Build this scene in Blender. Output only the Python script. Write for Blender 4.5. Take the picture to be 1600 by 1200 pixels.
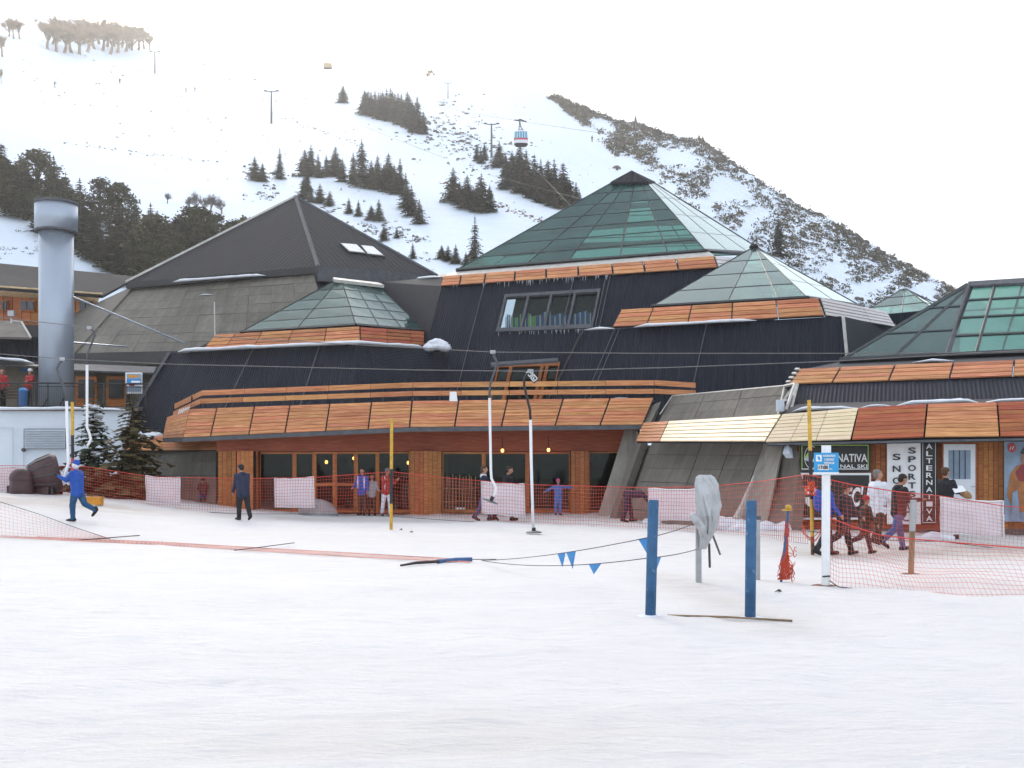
import bpy, bmesh, math, random
import numpy as np
from mathutils import Vector, Matrix, noise
R = math.radians
rnd = random.Random(7)
scene = bpy.context.scene
col = scene.collection
for o in list(bpy.data.objects): bpy.data.objects.remove(o)

# ------------------------------------------------------------ camera, sky, sun, exposure
F, HY, HC = 1600.0, 727.0, 1.9            # focal length in photo pixels, eye-level row, eye height
cam = bpy.data.objects.new('camera', bpy.data.cameras.new('camera'))
col.objects.link(cam)
cam.location = (0, 0, HC); cam.rotation_euler = (R(90), 0, 0)
cam.data.sensor_width = 36; cam.data.lens = 36.0; cam.data.shift_y = (HY-600)/1600
cam.data.clip_start = 0.1; cam.data.clip_end = 6000
scene.camera = cam

SUN_AZ, SUN_EL = -19.0, 29.0              # degrees from +Y towards +X, above the horizon
world = bpy.data.worlds.new('World'); scene.world = world
world.use_nodes = True
wn = world.node_tree
for n in list(wn.nodes): wn.nodes.remove(n)
sky = wn.nodes.new('ShaderNodeTexSky'); sky.sky_type = 'NISHITA'; sky.sun_disc = False
sky.sun_elevation = R(SUN_EL); sky.sun_rotation = R(SUN_AZ)
sky.altitude = 1000; sky.air_density = 1.0; sky.dust_density = 5.0; sky.ozone_density = 0.6
bg = wn.nodes.new('ShaderNodeBackground'); bg.inputs[1].default_value = 0.15
wo = wn.nodes.new('ShaderNodeOutputWorld')
veil = wn.nodes.new('ShaderNodeMix'); veil.data_type = 'RGBA'; veil.inputs[0].default_value = 0.5     # thin even white cloud over the whole sky
veil.inputs[7].default_value = (5.75, 5.8, 5.9, 1)
wn.links.new(sky.outputs[0], veil.inputs[6]); wn.links.new(veil.outputs[2], bg.inputs[0]); wn.links.new(bg.outputs[0], wo.inputs[0])

sun = bpy.data.objects.new('sun', bpy.data.lights.new('sun', 'SUN'))
col.objects.link(sun)
sun.data.energy = 0.7; sun.data.angle = R(20); sun.data.color = (1.0, 0.95, 0.87)
sd = Vector((math.sin(R(SUN_AZ))*math.cos(R(SUN_EL)), math.cos(R(SUN_AZ))*math.cos(R(SUN_EL)), math.sin(R(SUN_EL))))
sun.rotation_euler = sd.to_track_quat('Z', 'Y').to_euler()
sun.location = sd*100

vs = scene.view_settings
scene.display_settings.display_device = 'sRGB'
vs.view_transform = 'Standard'; vs.look = 'None'; vs.gamma = 1.0; vs.use_curve_mapping = False
vs.exposure = 1.06
scene.cycles.adaptive_threshold = .02; scene.cycles.max_bounces = 4; scene.cycles.diffuse_bounces = 2; scene.cycles.glossy_bounces = 1; scene.cycles.transparent_max_bounces = 12; scene.cycles.use_light_tree = False

# ------------------------------------------------------------ helpers
def P(u, v, Y): return Vector(((u-800)/F*Y, Y, HC+(HY-v)/F*Y))
def lerp(a, b, t): return a+(b-a)*t
def sstep(a, b, x):
    t = max(0., min(1., (x-a)/(b-a))); return t*t*(3-2*t)
def interp(tab, x):
    if x <= tab[0][0]: return tab[0][1]
    for (a, b), (c, d) in zip(tab, tab[1:]):
        if x <= c: return b+(d-b)*(x-a)/(c-a)
    return tab[-1][1]

ORG = {}
def root(name, loc, label, cat, group=None):
    o = bpy.data.objects.new(name, None); col.objects.link(o)
    o.location = loc; o.empty_display_size = .3
    ORG[o] = Vector(loc); tag(o, label, cat, group)
    return o
def tag(o, label=None, cat=None, group=None, kind=None):
    if label: o['label'] = label
    if cat: o['category'] = cat
    if group: o['group'] = group
    if kind: o['kind'] = kind
    return o

class MB:
    """collects shapes in world coordinates; build() links them as one mesh object"""
    def __init__(s): s.v = []; s.f = []; s.uv = []; s.mi = []
    def face(s, idx, uv=None, mi=0): s.f.append(idx); s.uv.append(uv); s.mi.append(mi)
    def quad(s, a, b, c, d, uv=None, mi=0):
        n = len(s.v); s.v += [a, b, c, d]; s.face((n, n+1, n+2, n+3), uv, mi); return s
    def tri(s, a, b, c, mi=0):
        n = len(s.v); s.v += [a, b, c]; s.face((n, n+1, n+2), None, mi); return s
    def slab(s, TL, TR, BR, BL, t=.05, off=0., mi=0):
        nn = (BL-TL).cross(TR-TL)
        if nn.length < 1e-9: nn = (BL-BR).cross(TR-BR)*-1
        nn.normalize()
        f = [p+nn*off for p in (TL, TR, BR, BL)]; b = [p+nn*(off-t) for p in (TL, TR, BR, BL)]
        n = len(s.v); s.v += f+b
        w0 = (TR-TL).length; w1 = (BR-BL).length; h = (BL-TL).length
        ux = (BR-BL).normalized() if w1 > w0 else (TR-TL).normalized()
        uy = nn.cross(ux)
        U = [((p-BL).dot(ux), (p-BL).dot(uy)) for p in (TL, TR, BR, BL)]
        s.face((n, n+3, n+2, n+1), [U[0], U[3], U[2], U[1]], mi)
        s.face((n+4, n+5, n+6, n+7), [U[0], U[1], U[2], U[3]], mi)
        s.face((n, n+1, n+5, n+4), None, mi); s.face((n+1, n+2, n+6, n+5), None, mi)
        s.face((n+2, n+3, n+7, n+6), None, mi); s.face((n+3, n, n+4, n+7), None, mi)
        return s
    def box(s, c, sz, rz=0., mi=0, M=None):
        c = Vector(c); m = M if M is not None else Matrix.Rotation(rz, 3, 'Z')
        n = len(s.v)
        for z in (-.5, .5):
            for x, y in ((-.5, -.5), (.5, -.5), (.5, .5), (-.5, .5)):
                s.v.append(c+m @ Vector((x*sz[0], y*sz[1], z*sz[2])))
        for q in ((0, 3, 2, 1), (4, 5, 6, 7), (0, 1, 5, 4), (1, 2, 6, 5), (2, 3, 7, 6), (3, 0, 4, 7)):
            s.face(tuple(n+i for i in q), None, mi)
        return s
    def tube(s, pts, r, n=6, caps=True, mi=0):
        pts = [Vector(p) for p in pts]; k = len(pts)
        rr = r if isinstance(r, (list, tuple)) else [r]*k
        base = len(s.v); ref = None
        for i, p in enumerate(pts):
            d = (pts[min(i+1, k-1)]-pts[max(i-1, 0)])
            if d.length < 1e-9: d = Vector((0, 0, 1))
            d.normalize()
            if ref is None:
                ref = Vector((0, 0, 1)) if abs(d.z) < .9 else Vector((1, 0, 0))
            x = d.cross(ref)
            if x.length < 1e-4: x = d.cross(Vector((1, .3, .2)))
            x.normalize(); y = x.cross(d); ref = y
            for j in range(n):
                a = 2*math.pi*j/n
                s.v.append(p+(x*math.cos(a)+y*math.sin(a))*rr[i])
        for i in range(k-1):
            for j in range(n):
                a = base+i*n+j; b = base+i*n+(j+1) % n
                s.face((a, a+n, b+n, b), None, mi)
        if caps and n > 2:
            s.face(tuple(base+j for j in range(n)), None, mi)
            s.face(tuple(base+(k-1)*n+j for j in reversed(range(n))), None, mi)
        return s
    def ball(s, c, r, nu=10, nv=7, M=None, mi=0, jit=0., rn=None):
        c = Vector(c); rx, ry, rz = r if isinstance(r, (tuple, list)) else (r, r, r)
        base = len(s.v)
        def pt(th, ph):
            k = 1+(rn.uniform(-jit, jit) if jit else 0)
            q = Vector((rx*math.sin(th)*math.cos(ph), ry*math.sin(th)*math.sin(ph), rz*math.cos(th)))*k
            return c+(M @ q if M is not None else q)
        s.v.append(pt(0, 0))
        for i in range(1, nv):
            for j in range(nu): s.v.append(pt(math.pi*i/nv, 2*math.pi*j/nu))
        s.v.append(pt(math.pi, 0)); last = len(s.v)-1
        for j in range(nu):
            s.face((base, base+1+j, base+1+(j+1) % nu), None, mi)
            s.face((last, last-nu+(j+1) % nu, last-nu+j), None, mi)
        for i in range(nv-2):
            for j in range(nu):
                a = base+1+i*nu+j; b = base+1+i*nu+(j+1) % nu
                s.face((a, a+nu, b+nu, b), None, mi)
        return s
    def mesh(s, name, mats, org=Vector((0, 0, 0)), smooth=False):
        me = bpy.data.meshes.new(name)
        me.from_pydata([tuple(Vector(p)-org) for p in s.v], [], s.f)
        uvl = me.uv_layers.new(name='UVMap')
        dat = [0.0]*(2*len(me.loops)); k = 0
        for f, uv in zip(s.f, s.uv):
            if uv is None:
                p0 = Vector(s.v[f[0]]); e = Vector(s.v[f[1]])-p0
                if e.length < 1e-6: e = Vector((1, 0, 0))
                e = e.normalized(); w = Vector(s.v[f[2]])-p0
                g = w-e*w.dot(e); g = g.normalized() if g.length > 1e-6 else Vector((0, 0, 1))
                for i in f:
                    q = Vector(s.v[i])-p0; dat[k] = q.dot(e); dat[k+1] = q.dot(g); k += 2
            else:
                for a, b in uv: dat[k] = a; dat[k+1] = b; k += 2
        uvl.data.foreach_set('uv', dat)
        if not isinstance(mats, (list, tuple)): mats = [mats]
        for m in mats: me.materials.append(MAT[m] if isinstance(m, str) else m)
        if len(mats) > 1: me.polygons.foreach_set('material_index', s.mi)
        if smooth: me.polygons.foreach_set('use_smooth', [True]*len(me.polygons))
        me.update()
        return me
    def build(s, name, mats, parent=None, loc=None, smooth=False):
        org = ORG[parent] if parent is not None else (Vector(loc) if loc is not None else Vector((0, 0, 0)))
        me = s.mesh(name, mats, org, smooth)
        o = bpy.data.objects.new(name, me); col.objects.link(o)
        if parent is not None: o.parent = parent
        else: o.location = org
        ORG[o] = org
        return o

def copy_tree(o, loc, rz=0., sc=1., parent=None):
    c = o.copy(); col.objects.link(c); c.parent = parent
    if parent is None:
        c.location = loc; c.rotation_euler = (0, 0, rz); c.scale = (sc, sc, sc) if not isinstance(sc, tuple) else sc
        ORG[c] = Vector(loc)
    for ch in o.children: copy_tree(ch, None, parent=c)
    return c

class Q:
    """a bilinear four-cornered patch"""
    def __init__(s, TL, TR, BR, BL): s.c = (TL, TR, BR, BL)
    def pt(s, a, b):
        TL, TR, BR, BL = s.c
        return lerp(lerp(TL, TR, a), lerp(BL, BR, a), b)
    def sub(s, a0, a1, b0, b1): return (s.pt(a0, b0), s.pt(a1, b0), s.pt(a1, b1), s.pt(a0, b1))

def interp_cuts(us, u0, u1): return [0]+[(u-u0)/(u1-u0) for u in us]+[1]

# ------------------------------------------------------------ materials
MAT = {}
def nt(name):
    m = bpy.data.materials.new(name); m.use_nodes = True; MAT[name] = m
    t = m.node_tree; b = t.nodes['Principled BSDF']
    return m, t, b
def N(t, kind, **kw):
    n = t.nodes.new(kind)
    for k, v in kw.items(): setattr(n, k, v)
    return n
def ramp(t, fac, stops):
    r = N(t, 'ShaderNodeValToRGB'); e = r.color_ramp.elements
    while len(e) < len(stops): e.new(.5)
    for el, (p, c) in zip(e, stops): el.position = p; el.color = (*c, 1)
    t.links.new(fac, r.inputs[0]); return r.outputs[0]
def tex(t, scale, detail=4, rough=.55, stretch=None, coord='Object'):
    tc = N(t, 'ShaderNodeTexCoord'); src = tc.outputs[coord]
    if stretch:
        mp = N(t, 'ShaderNodeMapping'); mp.inputs['Scale'].default_value = stretch
        t.links.new(src, mp.inputs[0]); src = mp.outputs[0]
    n = N(t, 'ShaderNodeTexNoise'); n.inputs['Scale'].default_value = scale
    n.inputs['Detail'].default_value = detail; n.inputs['Roughness'].default_value = rough
    t.links.new(src, n.inputs['Vector']); return n.outputs['Fac']
def bump(t, b, h, strength, dist=.02):
    n = N(t, 'ShaderNodeBump'); n.inputs['Strength'].default_value = strength; n.inputs['Distance'].default_value = dist
    t.links.new(h, n.inputs['Height']); t.links.new(n.outputs[0], b.inputs['Normal'])
def jitter(t, colr, amt, hue=0.):
    oi = N(t, 'ShaderNodeObjectInfo'); mr = N(t, 'ShaderNodeMapRange')
    mr.inputs[3].default_value = 1-amt; mr.inputs[4].default_value = 1+amt
    t.links.new(oi.outputs['Random'], mr.inputs[0])
    h = N(t, 'ShaderNodeHueSaturation'); t.links.new(mr.outputs[0], h.inputs['Value']); t.links.new(colr, h.inputs['Color'])
    if hue:
        m2 = N(t, 'ShaderNodeMapRange'); m2.inputs[3].default_value = .5-hue; m2.inputs[4].default_value = .5+hue
        wn_ = N(t, 'ShaderNodeTexWhiteNoise', noise_dimensions='1D')
        t.links.new(oi.outputs['Random'], wn_.inputs['W']); t.links.new(wn_.outputs[0], m2.inputs[0]); t.links.new(m2.outputs[0], h.inputs['Hue'])
    return h.outputs[0]
def plain(name, c, rough=.6, metal=0., var=.15, scale=4., bmp=0., bscale=40., jit=0., spec=.5, hue=0., stretch=None):
    m, t, b = nt(name)
    lo = tuple(max(0, x*(1-var)) for x in c); hi = tuple(min(1, x*(1+var)) for x in c)
    o = ramp(t, tex(t, scale, stretch=stretch), [(.3, lo), (.7, hi)])
    if jit or hue: o = jitter(t, o, jit, hue)
    t.links.new(o, b.inputs['Base Color'])
    b.inputs['Roughness'].default_value = rough; b.inputs['Metallic'].default_value = metal
    b.inputs['Specular IOR Level'].default_value = spec
    if bmp: bump(t, b, tex(t, bscale, 3), bmp)
    return m

def wood(name, dark, mid, light, rough=.45, jit=.25, spec=.5, coat=0.):
    m, t, b = nt(name)
    oi = N(t, 'ShaderNodeObjectInfo'); tc = N(t, 'ShaderNodeTexCoord')
    cb = N(t, 'ShaderNodeVectorMath', operation='MULTIPLY'); cb.inputs[1].default_value = (.9, 16, 1)
    t.links.new(tc.outputs['UV'], cb.inputs[0])
    ad = N(t, 'ShaderNodeVectorMath', operation='ADD'); sc = N(t, 'ShaderNodeVectorMath', operation='SCALE')
    sc.inputs[0].default_value = (37, 11, 5); t.links.new(oi.outputs['Random'], sc.inputs['Scale'])
    t.links.new(cb.outputs[0], ad.inputs[0]); t.links.new(sc.outputs[0], ad.inputs[1])
    n = N(t, 'ShaderNodeTexNoise'); n.inputs['Scale'].default_value = 1.6; n.inputs['Detail'].default_value = 6; n.inputs['Roughness'].default_value = .65
    t.links.new(ad.outputs[0], n.inputs['Vector'])
    o = ramp(t, n.outputs['Fac'], [(.28, dark), (.5, mid), (.72, light)])
    o = jitter(t, o, jit, .012)
    t.links.new(o, b.inputs['Base Color'])
    b.inputs['Roughness'].default_value = rough; b.inputs['Specular IOR Level'].default_value = spec
    b.inputs['Coat Weight'].default_value = coat; b.inputs['Coat Roughness'].default_value = .12
    bump(t, b, n.outputs['Fac'], .3, .004)
    return m
wood('cedar', (.28, .09, .036), (.52, .215, .098), (.70, .38, .19), spec=.2, jit=.17)
wood('cedar_red', (.20, .055, .025), (.36, .108, .048), (.50, .18, .08), spec=.2, jit=.17)
wood('cedar_glare', (.62, .44, .25), (.76, .61, .40), (.84, .74, .54), rough=.4, jit=.05)  # varnished cedar with its glare put into the base colour
wood('frame_wood', (.21, .062, .018), (.40, .135, .038), (.54, .21, .065), rough=.45, jit=.15, spec=.3)
wood('slat_glint', (.40, .36, .34), (.5, .45, .43), (.6, .56, .54), rough=.3, jit=.05)  # sky glint on the right-hand slats, put into a pale base colour
wood('pale_rail', (.32, .12, .045), (.52, .23, .095), (.66, .35, .16), jit=.12, spec=.2)

def corrugated(name, c, pitch=.11, rough=.45, var=.25, spec=.5):
    m, t, b = nt(name)
    tc = N(t, 'ShaderNodeTexCoord'); sx = N(t, 'ShaderNodeSeparateXYZ'); t.links.new(tc.outputs['UV'], sx.inputs[0])
    mu = N(t, 'ShaderNodeMath', operation='MULTIPLY'); mu.inputs[1].default_value = 2*math.pi/pitch
    t.links.new(sx.outputs[0], mu.inputs[0])
    si = N(t, 'ShaderNodeMath', operation='SINE'); t.links.new(mu.outputs[0], si.inputs[0])
    st = tex(t, 1., 5, stretch=(6, .35, 1), coord='UV')
    o = ramp(t, st, [(.3, tuple(x*(1-var) for x in c)), (.62, c), (.8, tuple(x*(1+2.2*var) for x in c))])
    t.links.new(o, b.inputs['Base Color'])
    b.inputs['Roughness'].default_value = rough; b.inputs['Specular IOR Level'].default_value = spec
    bump(t, b, si.outputs[0], .6, .018)
corrugated('black_cladding', (.022, .025, .035), pitch=.12, spec=.12, rough=.6)
corrugated('grey_roof', (.036, .037, .042), pitch=.3, var=.15, rough=.8, spec=.08)

def concrete(name, c, jit=.1):
    m, t, b = nt(name)
    a = tex(t, .8, 6, .65); s = tex(t, 1.2, 5, .6, stretch=(3, .4, 1), coord='UV')
    mx = N(t, 'ShaderNodeMath', operation='ADD'); t.links.new(a, mx.inputs[0]); t.links.new(s, mx.inputs[1])
    hf = N(t, 'ShaderNodeMath', operation='MULTIPLY'); hf.inputs[1].default_value = .5; t.links.new(mx.outputs[0], hf.inputs[0])
    o = ramp(t, hf.outputs[0], [(.32, tuple(x*.6 for x in c)), (.5, c), (.68, tuple(min(1, x*1.35) for x in c))])
    o = jitter(t, o, jit)
    t.links.new(o, b.inputs['Base Color']); b.inputs['Roughness'].default_value = .85
    bump(t, b, tex(t, 25, 4), .4, .01)
concrete('concrete', (.158, .145, .122))
concrete('concrete_dark', (.12, .11, .095))
concrete('concrete_light', (.32, .30, .26))

def snow(name, dirt_and_shading=False, tint=(.86, .90, .96)):
    m, t, b = nt(name)
    a = tex(t, .35, 6, .6, stretch=(.5, 1.6, 1)); 
    o = ramp(t, a, [(.3, tuple(x*.93 for x in tint)), (.7, tint)])
    if dirt_and_shading:
        at = N(t, 'ShaderNodeVertexColor', layer_name='dirt')
        st = tex(t, .9, 7, .7, stretch=(.45, 1.5, 1)); st2 = tex(t, 3.2, 7, .72, stretch=(.4, 1.3, 1))
        pr = N(t, 'ShaderNodeMath', operation='MULTIPLY'); t.links.new(at.outputs[0], pr.inputs[0])
        sm = N(t, 'ShaderNodeMapRange'); sm.inputs[1].default_value = .36; sm.inputs[2].default_value = .72; t.links.new(st, sm.inputs[0])
        sm.inputs[3].default_value = .3; t.links.new(sm.outputs[0], pr.inputs[1])
        mx = N(t, 'ShaderNodeMix', data_type='RGBA'); t.links.new(pr.outputs[0], mx.inputs[0])
        t.links.new(o, mx.inputs[6]); mx.inputs[7].default_value = (.50, .43, .36, 1)
        sp = N(t, 'ShaderNodeMapRange'); sp.inputs[1].default_value = .50; sp.inputs[2].default_value = .70; sp.inputs[4].default_value = .42  # grey speckle: icy patches plus shading of small bumps put into the colour
        t.links.new(st2, sp.inputs[0])
        m2 = N(t, 'ShaderNodeMix', data_type='RGBA'); t.links.new(sp.outputs[0], m2.inputs[0])
        t.links.new(mx.outputs[2], m2.inputs[6]); m2.inputs[7].default_value = (.56, .57, .60, 1)
        o = m2.outputs[2]
    t.links.new(o, b.inputs['Base Color']); b.inputs['Roughness'].default_value = .7
    b.inputs['Specular IOR Level'].default_value = .25
    f1 = tex(t, 5, 8, .7, stretch=(.45, 1.3, 1))
    bump(t, b, f1, .9, .09)
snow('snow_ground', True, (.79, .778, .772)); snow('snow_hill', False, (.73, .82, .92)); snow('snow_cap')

def glass(name, tint, refl=1.5, opaque=0., under=(.05, .08, .08)):
    m, t, b = nt(name); out = t.nodes['Material Output']; t.nodes.remove(b)
    tr = N(t, 'ShaderNodeBsdfTransparent'); tr.inputs[0].default_value = (*tint, 1)
    gl = N(t, 'ShaderNodeBsdfGlossy'); gl.inputs['Roughness'].default_value = .03; gl.inputs[0].default_value = (.9, 1, .98, 1)
    df = N(t, 'ShaderNodeBsdfDiffuse')
    o = ramp(t, tex(t, .7, 5), [(.3, tuple(x*.75 for x in under)), (.7, tuple(x*1.25 for x in under))])
    t.links.new(jitter(t, o, .15), df.inputs[0])
    ms = N(t, 'ShaderNodeMixShader'); ms.inputs[0].default_value = opaque
    t.links.new(tr.outputs[0], ms.inputs[1]); t.links.new(df.outputs[0], ms.inputs[2])
    lw = N(t, 'ShaderNodeLayerWeight'); lw.inputs[0].default_value = .5      # Schlick reflectance, alike on both faces of a pane
    pw = N(t, 'ShaderNodeMath', operation='POWER'); pw.inputs[1].default_value = 4.6; t.links.new(lw.outputs['Facing'], pw.inputs[0])
    f0 = ((refl-1)/(refl+1))**2*.4
    fr = N(t, 'ShaderNodeMath', operation='MULTIPLY_ADD'); fr.inputs[1].default_value = 1-f0; fr.inputs[2].default_value = f0
    t.links.new(pw.outputs[0], fr.inputs[0])
    mx = N(t, 'ShaderNodeMixShader'); t.links.new(fr.outputs[0], mx.inputs[0])
    t.links.new(ms.outputs[0], mx.inputs[1]); t.links.new(gl.outputs[0], mx.inputs[2])
    t.links.new(mx.outputs[0], out.inputs[0])
glass('glass_roof', (.50, .72, .66), 1.5, .3, (.07, .11, .105))
glass('glass_tinted', (.35, .55, .5), 1.5, .6, (.062, .112, .106))
glass('glass_clear', (.60, .80, .74), 1.5, .16, (.13, .20, .19))
glass('glass_window', (.75, .8, .8), 1.5, .03, (.05, .06, .06))

plain('dark_trim', (.018, .018, .02), .5, var=.2)
plain('grey_trim', (.10, .105, .115), .75, var=.2, spec=.15)
plain('pale_trim', (.42, .41, .38), .5, var=.2)
plain('mullion_metal', (.05, .058, .058), .45, .3, var=.2)
plain('white_paint', (.62, .68, .74), .6, var=.06, scale=.7, bmp=.1)
plain('white_board', (.80, .81, .82), .45, var=.03)
plain('louver', (.50, .55, .60), .5, var=.05)
plain('steel_blue', (.36, .415, .49), .32, .45, var=.06, scale=1.2, stretch=(1, 1, .25))
plain('galvanised', (.36, .37, .38), .42, .7, var=.15)
plain('white_tube', (.78, .79, .80), .35, var=.05)
plain('black_plastic', (.012, .012, .014), .45)
plain('disc_grey', (.16, .17, .18), .5)
m_, t_, b_ = nt('post_blue')
sc1 = N(t_, 'ShaderNodeMix', data_type='RGBA'); mr_ = N(t_, 'ShaderNodeMapRange'); mr_.inputs[1].default_value = .60; mr_.inputs[2].default_value = .68
t_.links.new(tex(t_, 16, 5, .7, stretch=(1, 1, .35)), mr_.inputs[0]); t_.links.new(mr_.outputs[0], sc1.inputs[0])
t_.links.new(ramp(t_, tex(t_, 5, 5), [(.3, (.018, .075, .17)), (.7, (.036, .13, .27))]), sc1.inputs[6]); sc1.inputs[7].default_value = (.22, .30, .38, 1)
t_.links.new(sc1.outputs[2], b_.inputs['Base Color']); b_.inputs['Roughness'].default_value = .6; bump(t_, b_, tex(t_, 30, 3), .3)
plain('pole_yellow', (.56, .33, .035), .5, var=.25, scale=8)
plain('pole_black', (.02, .018, .02), .55)
plain('pole_rust', (.16, .07, .035), .7, var=.4, scale=12)
plain('post_wood', (.24, .16, .09), .75, var=.35, scale=9, stretch=(1, 1, .15))
plain('net_red', (.55, .07, .03), .6, var=.25, scale=2)
plain('net_pink', (.62, .27, .22), .6, var=.25, scale=2)
plain('rope_red', (.6, .045, .03), .6)
plain('rope_dark', (.05, .04, .045), .7)
plain('cable', (.16, .155, .15), .5, .3)
plain('mat_cloth', (.76, .70, .74), .8, var=.06, scale=3, bmp=.2, bscale=12)
plain('flag_blue', (.03, .22, .52), .6, var=.15)
plain('tarp_silver', (.42, .43, .44), .38, .35, var=.15, scale=5)
plain('sign_blue', (.02, .30, .62), .45, var=.05)
plain('sign_black', (.014, .015, .015), .35)
plain('lime', (.42, .66, .12), .5, var=.05)
plain('sign_red', (.45, .05, .05), .5)
plain('door_white', (.66, .70, .74), .45, var=.04)
plain('machine_brown', (.055, .022, .024), .5, var=.3, scale=3)
plain('bin_blue', (.03, .10, .26), .5)
plain('crate_orange', (.62, .26, .02), .55)
plain('tan_soffit', (.48, .35, .20), .7, var=.25)
plain('beige_wall', (.16, .14, .11), .8)
plain('pane_dark', (.05, .065, .085), .2)
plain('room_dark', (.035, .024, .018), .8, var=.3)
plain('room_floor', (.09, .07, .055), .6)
plain('poster_sky', (.22, .30, .40), .5, var=.3, scale=1.5)
plain('poster_orange', (.34, .13, .035), .5, var=.25, scale=5)
plain('poster_red', (.22, .03, .03), .5)
plain('poster_skin', (.28, .14, .09), .5)
plain('rock', (.14, .122, .108), .9, var=.45, scale=.9, bmp=.6, bscale=6)
plain('boulder_grey', (.30, .30, .31), .85, var=.3, scale=2, bmp=.5, bscale=10)
plain('bark', (.075, .055, .042), .9, var=.35, scale=3)
plain('bark_glare', (.34, .26, .20), .9, var=.3, scale=.6)  # bark of the sun-side trees, glare included in the colour
plain('twigs_glare', (.46, .36, .26), .9, var=.3, scale=.4)  # twigs lightened so the colour itself carries the sun glare
plain('twigs_grey', (.15, .135, .13), .9, var=.3, scale=.4)
plain('gondola_white', (.7, .7, .74), .4); plain('gondola_red', (.5, .04, .09), .4); plain('gondola_glass', (.07, .36, .52), .15)
plain('green_ski', (.25, .55, .12), .4); plain('blue_ski', (.06, .12, .35), .4); plain('white_ski', (.6, .62, .65), .4)
def leaf(name, c, var=.5, scale=.8):
    m, t, b = nt(name)
    o = ramp(t, tex(t, scale, 5, .7), [(.3, tuple(x*(1-var) for x in c)), (.7, tuple(x*(1+var) for x in c))])
    o = jitter(t, o, .28, .02)
    t.links.new(o, b.inputs['Base Color']); b.inputs['Roughness'].default_value = .75
    b.inputs['Specular IOR Level'].default_value = .2
leaf('needles', (.060, .070, .042)); leaf('needles_olive', (.072, .070, .036)); leaf('leaf_dark', (.052, .051, .029))
leaf('needles_brown', (.12, .09, .04)); leaf('scrub', (.105, .092, .052)); leaf('scrub_dark', (.070, .066, .044))
def emit(name, c, s):
    m, t, b = nt(name)
    b.inputs['Base Color'].default_value = (*c, 1); b.inputs['Emission Color'].default_value = (*c, 1); b.inputs['Emission Strength'].default_value = s
    n = tex(t, 8); b.inputs['Roughness'].default_value = .4
    t.links.new(ramp(t, n, [(.2, tuple(x*.8 for x in c)), (.8, c)]), b.inputs['Base Color'])
emit('lamp_glow', (1., .42, .10), 3.0)
# ------------------------------------------------------------ ground and hill
def gh(x, y):
    """height of the packed snow in front of the lodge"""
    b = .95*sstep(-6, -20, x)*sstep(23, 36, y)*(1-.0*x)
    n = .10*noise.noise(Vector((x*.10, y*.16, 3.1)))+.035*noise.noise(Vector((x*.5, y*.9, 8.)))+.034*noise.noise(Vector((x*1.3, y*3.0, 1.)))+.030*noise.noise(Vector((x*2.2, y*5., 5.)))+.03*min(0., abs(noise.noise(Vector((x*1.5+3, y*3., 9.))))-.12)*4
    k = sstep(2, 8, y)*.6+.4
    lane = -.06*math.exp(-((y-23.5)/1.8)**2)*sstep(4, 7, x)
    return b+n*k*.8+lane
def G(u, v):
    """the point of the ground seen at a photo pixel"""
    Y = HC*F/(v-HY)
    for _ in range(8):
        z = gh((u-800)/F*Y, Y); Y = (HC-z)*F/(v-HY)
    return P(u, v, Y)
def onG(x, y): return Vector((x, y, gh(x, y)))

def axis_list(segs):
    out = []
    for a, b, n in segs: out += [a+(b-a)*i/n for i in range(n)]
    return out+[segs[-1][1]]
ys = [-30, -10, 0, 2]+[2.6*(75/2.6)**(i/190) for i in range(191)]+[90, 120, 170, 300, 700, 1500, 3000]
xs = axis_list([(-3000, -300, 5), (-300, -40, 10), (-40, -24, 24), (-24, 24, 300), (24, 40, 24), (40, 300, 10), (300, 3000, 5)])
gv = [(x, y, gh(x, y) if abs(x) < 60 and y < 80 else -.6) for y in ys for x in xs]
nx = len(xs)
gf = [(j*nx+i, j*nx+i+1, (j+1)*nx+i+1, (j+1)*nx+i) for j in range(len(ys)-1) for i in range(nx-1)]
me = bpy.data.meshes.new('ground'); me.from_pydata(gv, [], gf)
ca = me.color_attributes.new('dirt', 'FLOAT_COLOR', 'POINT')
def dirt_at(x, y):
    d = .05*sstep(5, 14, y)+.14*math.exp(-((y-27)/6)**2)
    d += 1.0*math.exp(-((y-23.)/1.9)**2)*sstep(5.2, 7.5, x)          # trodden lane before the shops
    d += .55*math.exp(-((x-(2.8+.09*(16-y)))/.55)**2)*sstep(10.5, 12.5, y)*sstep(20, 16, y)   # worn strip between the blue posts
    d += .45*math.exp(-((y-36.5-.1*x)/1.6)**2)
    d += .75*sstep(-9, -14, x)*math.exp(-((y-33.5)/1.6)**2)
    d += .35*math.exp(-((y-7.2)/.9)**2)*math.exp(-((x+.6)/2.2)**2)
    return min(1., d)
buf = []
for x, y, z in gv:
    d = dirt_at(x, y) if abs(x) < 60 and y < 80 else 0
    buf += [d, d, d, 1]
ca.data.foreach_set('color', buf)
me.polygons.foreach_set('use_smooth', [True]*len(me.polygons)); me.materials.append(MAT['snow_ground'])
ground = bpy.data.objects.new('ground', me); col.objects.link(ground); tag(ground, 'packed white snow in front of the lodge', None, None, 'structure')

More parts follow.
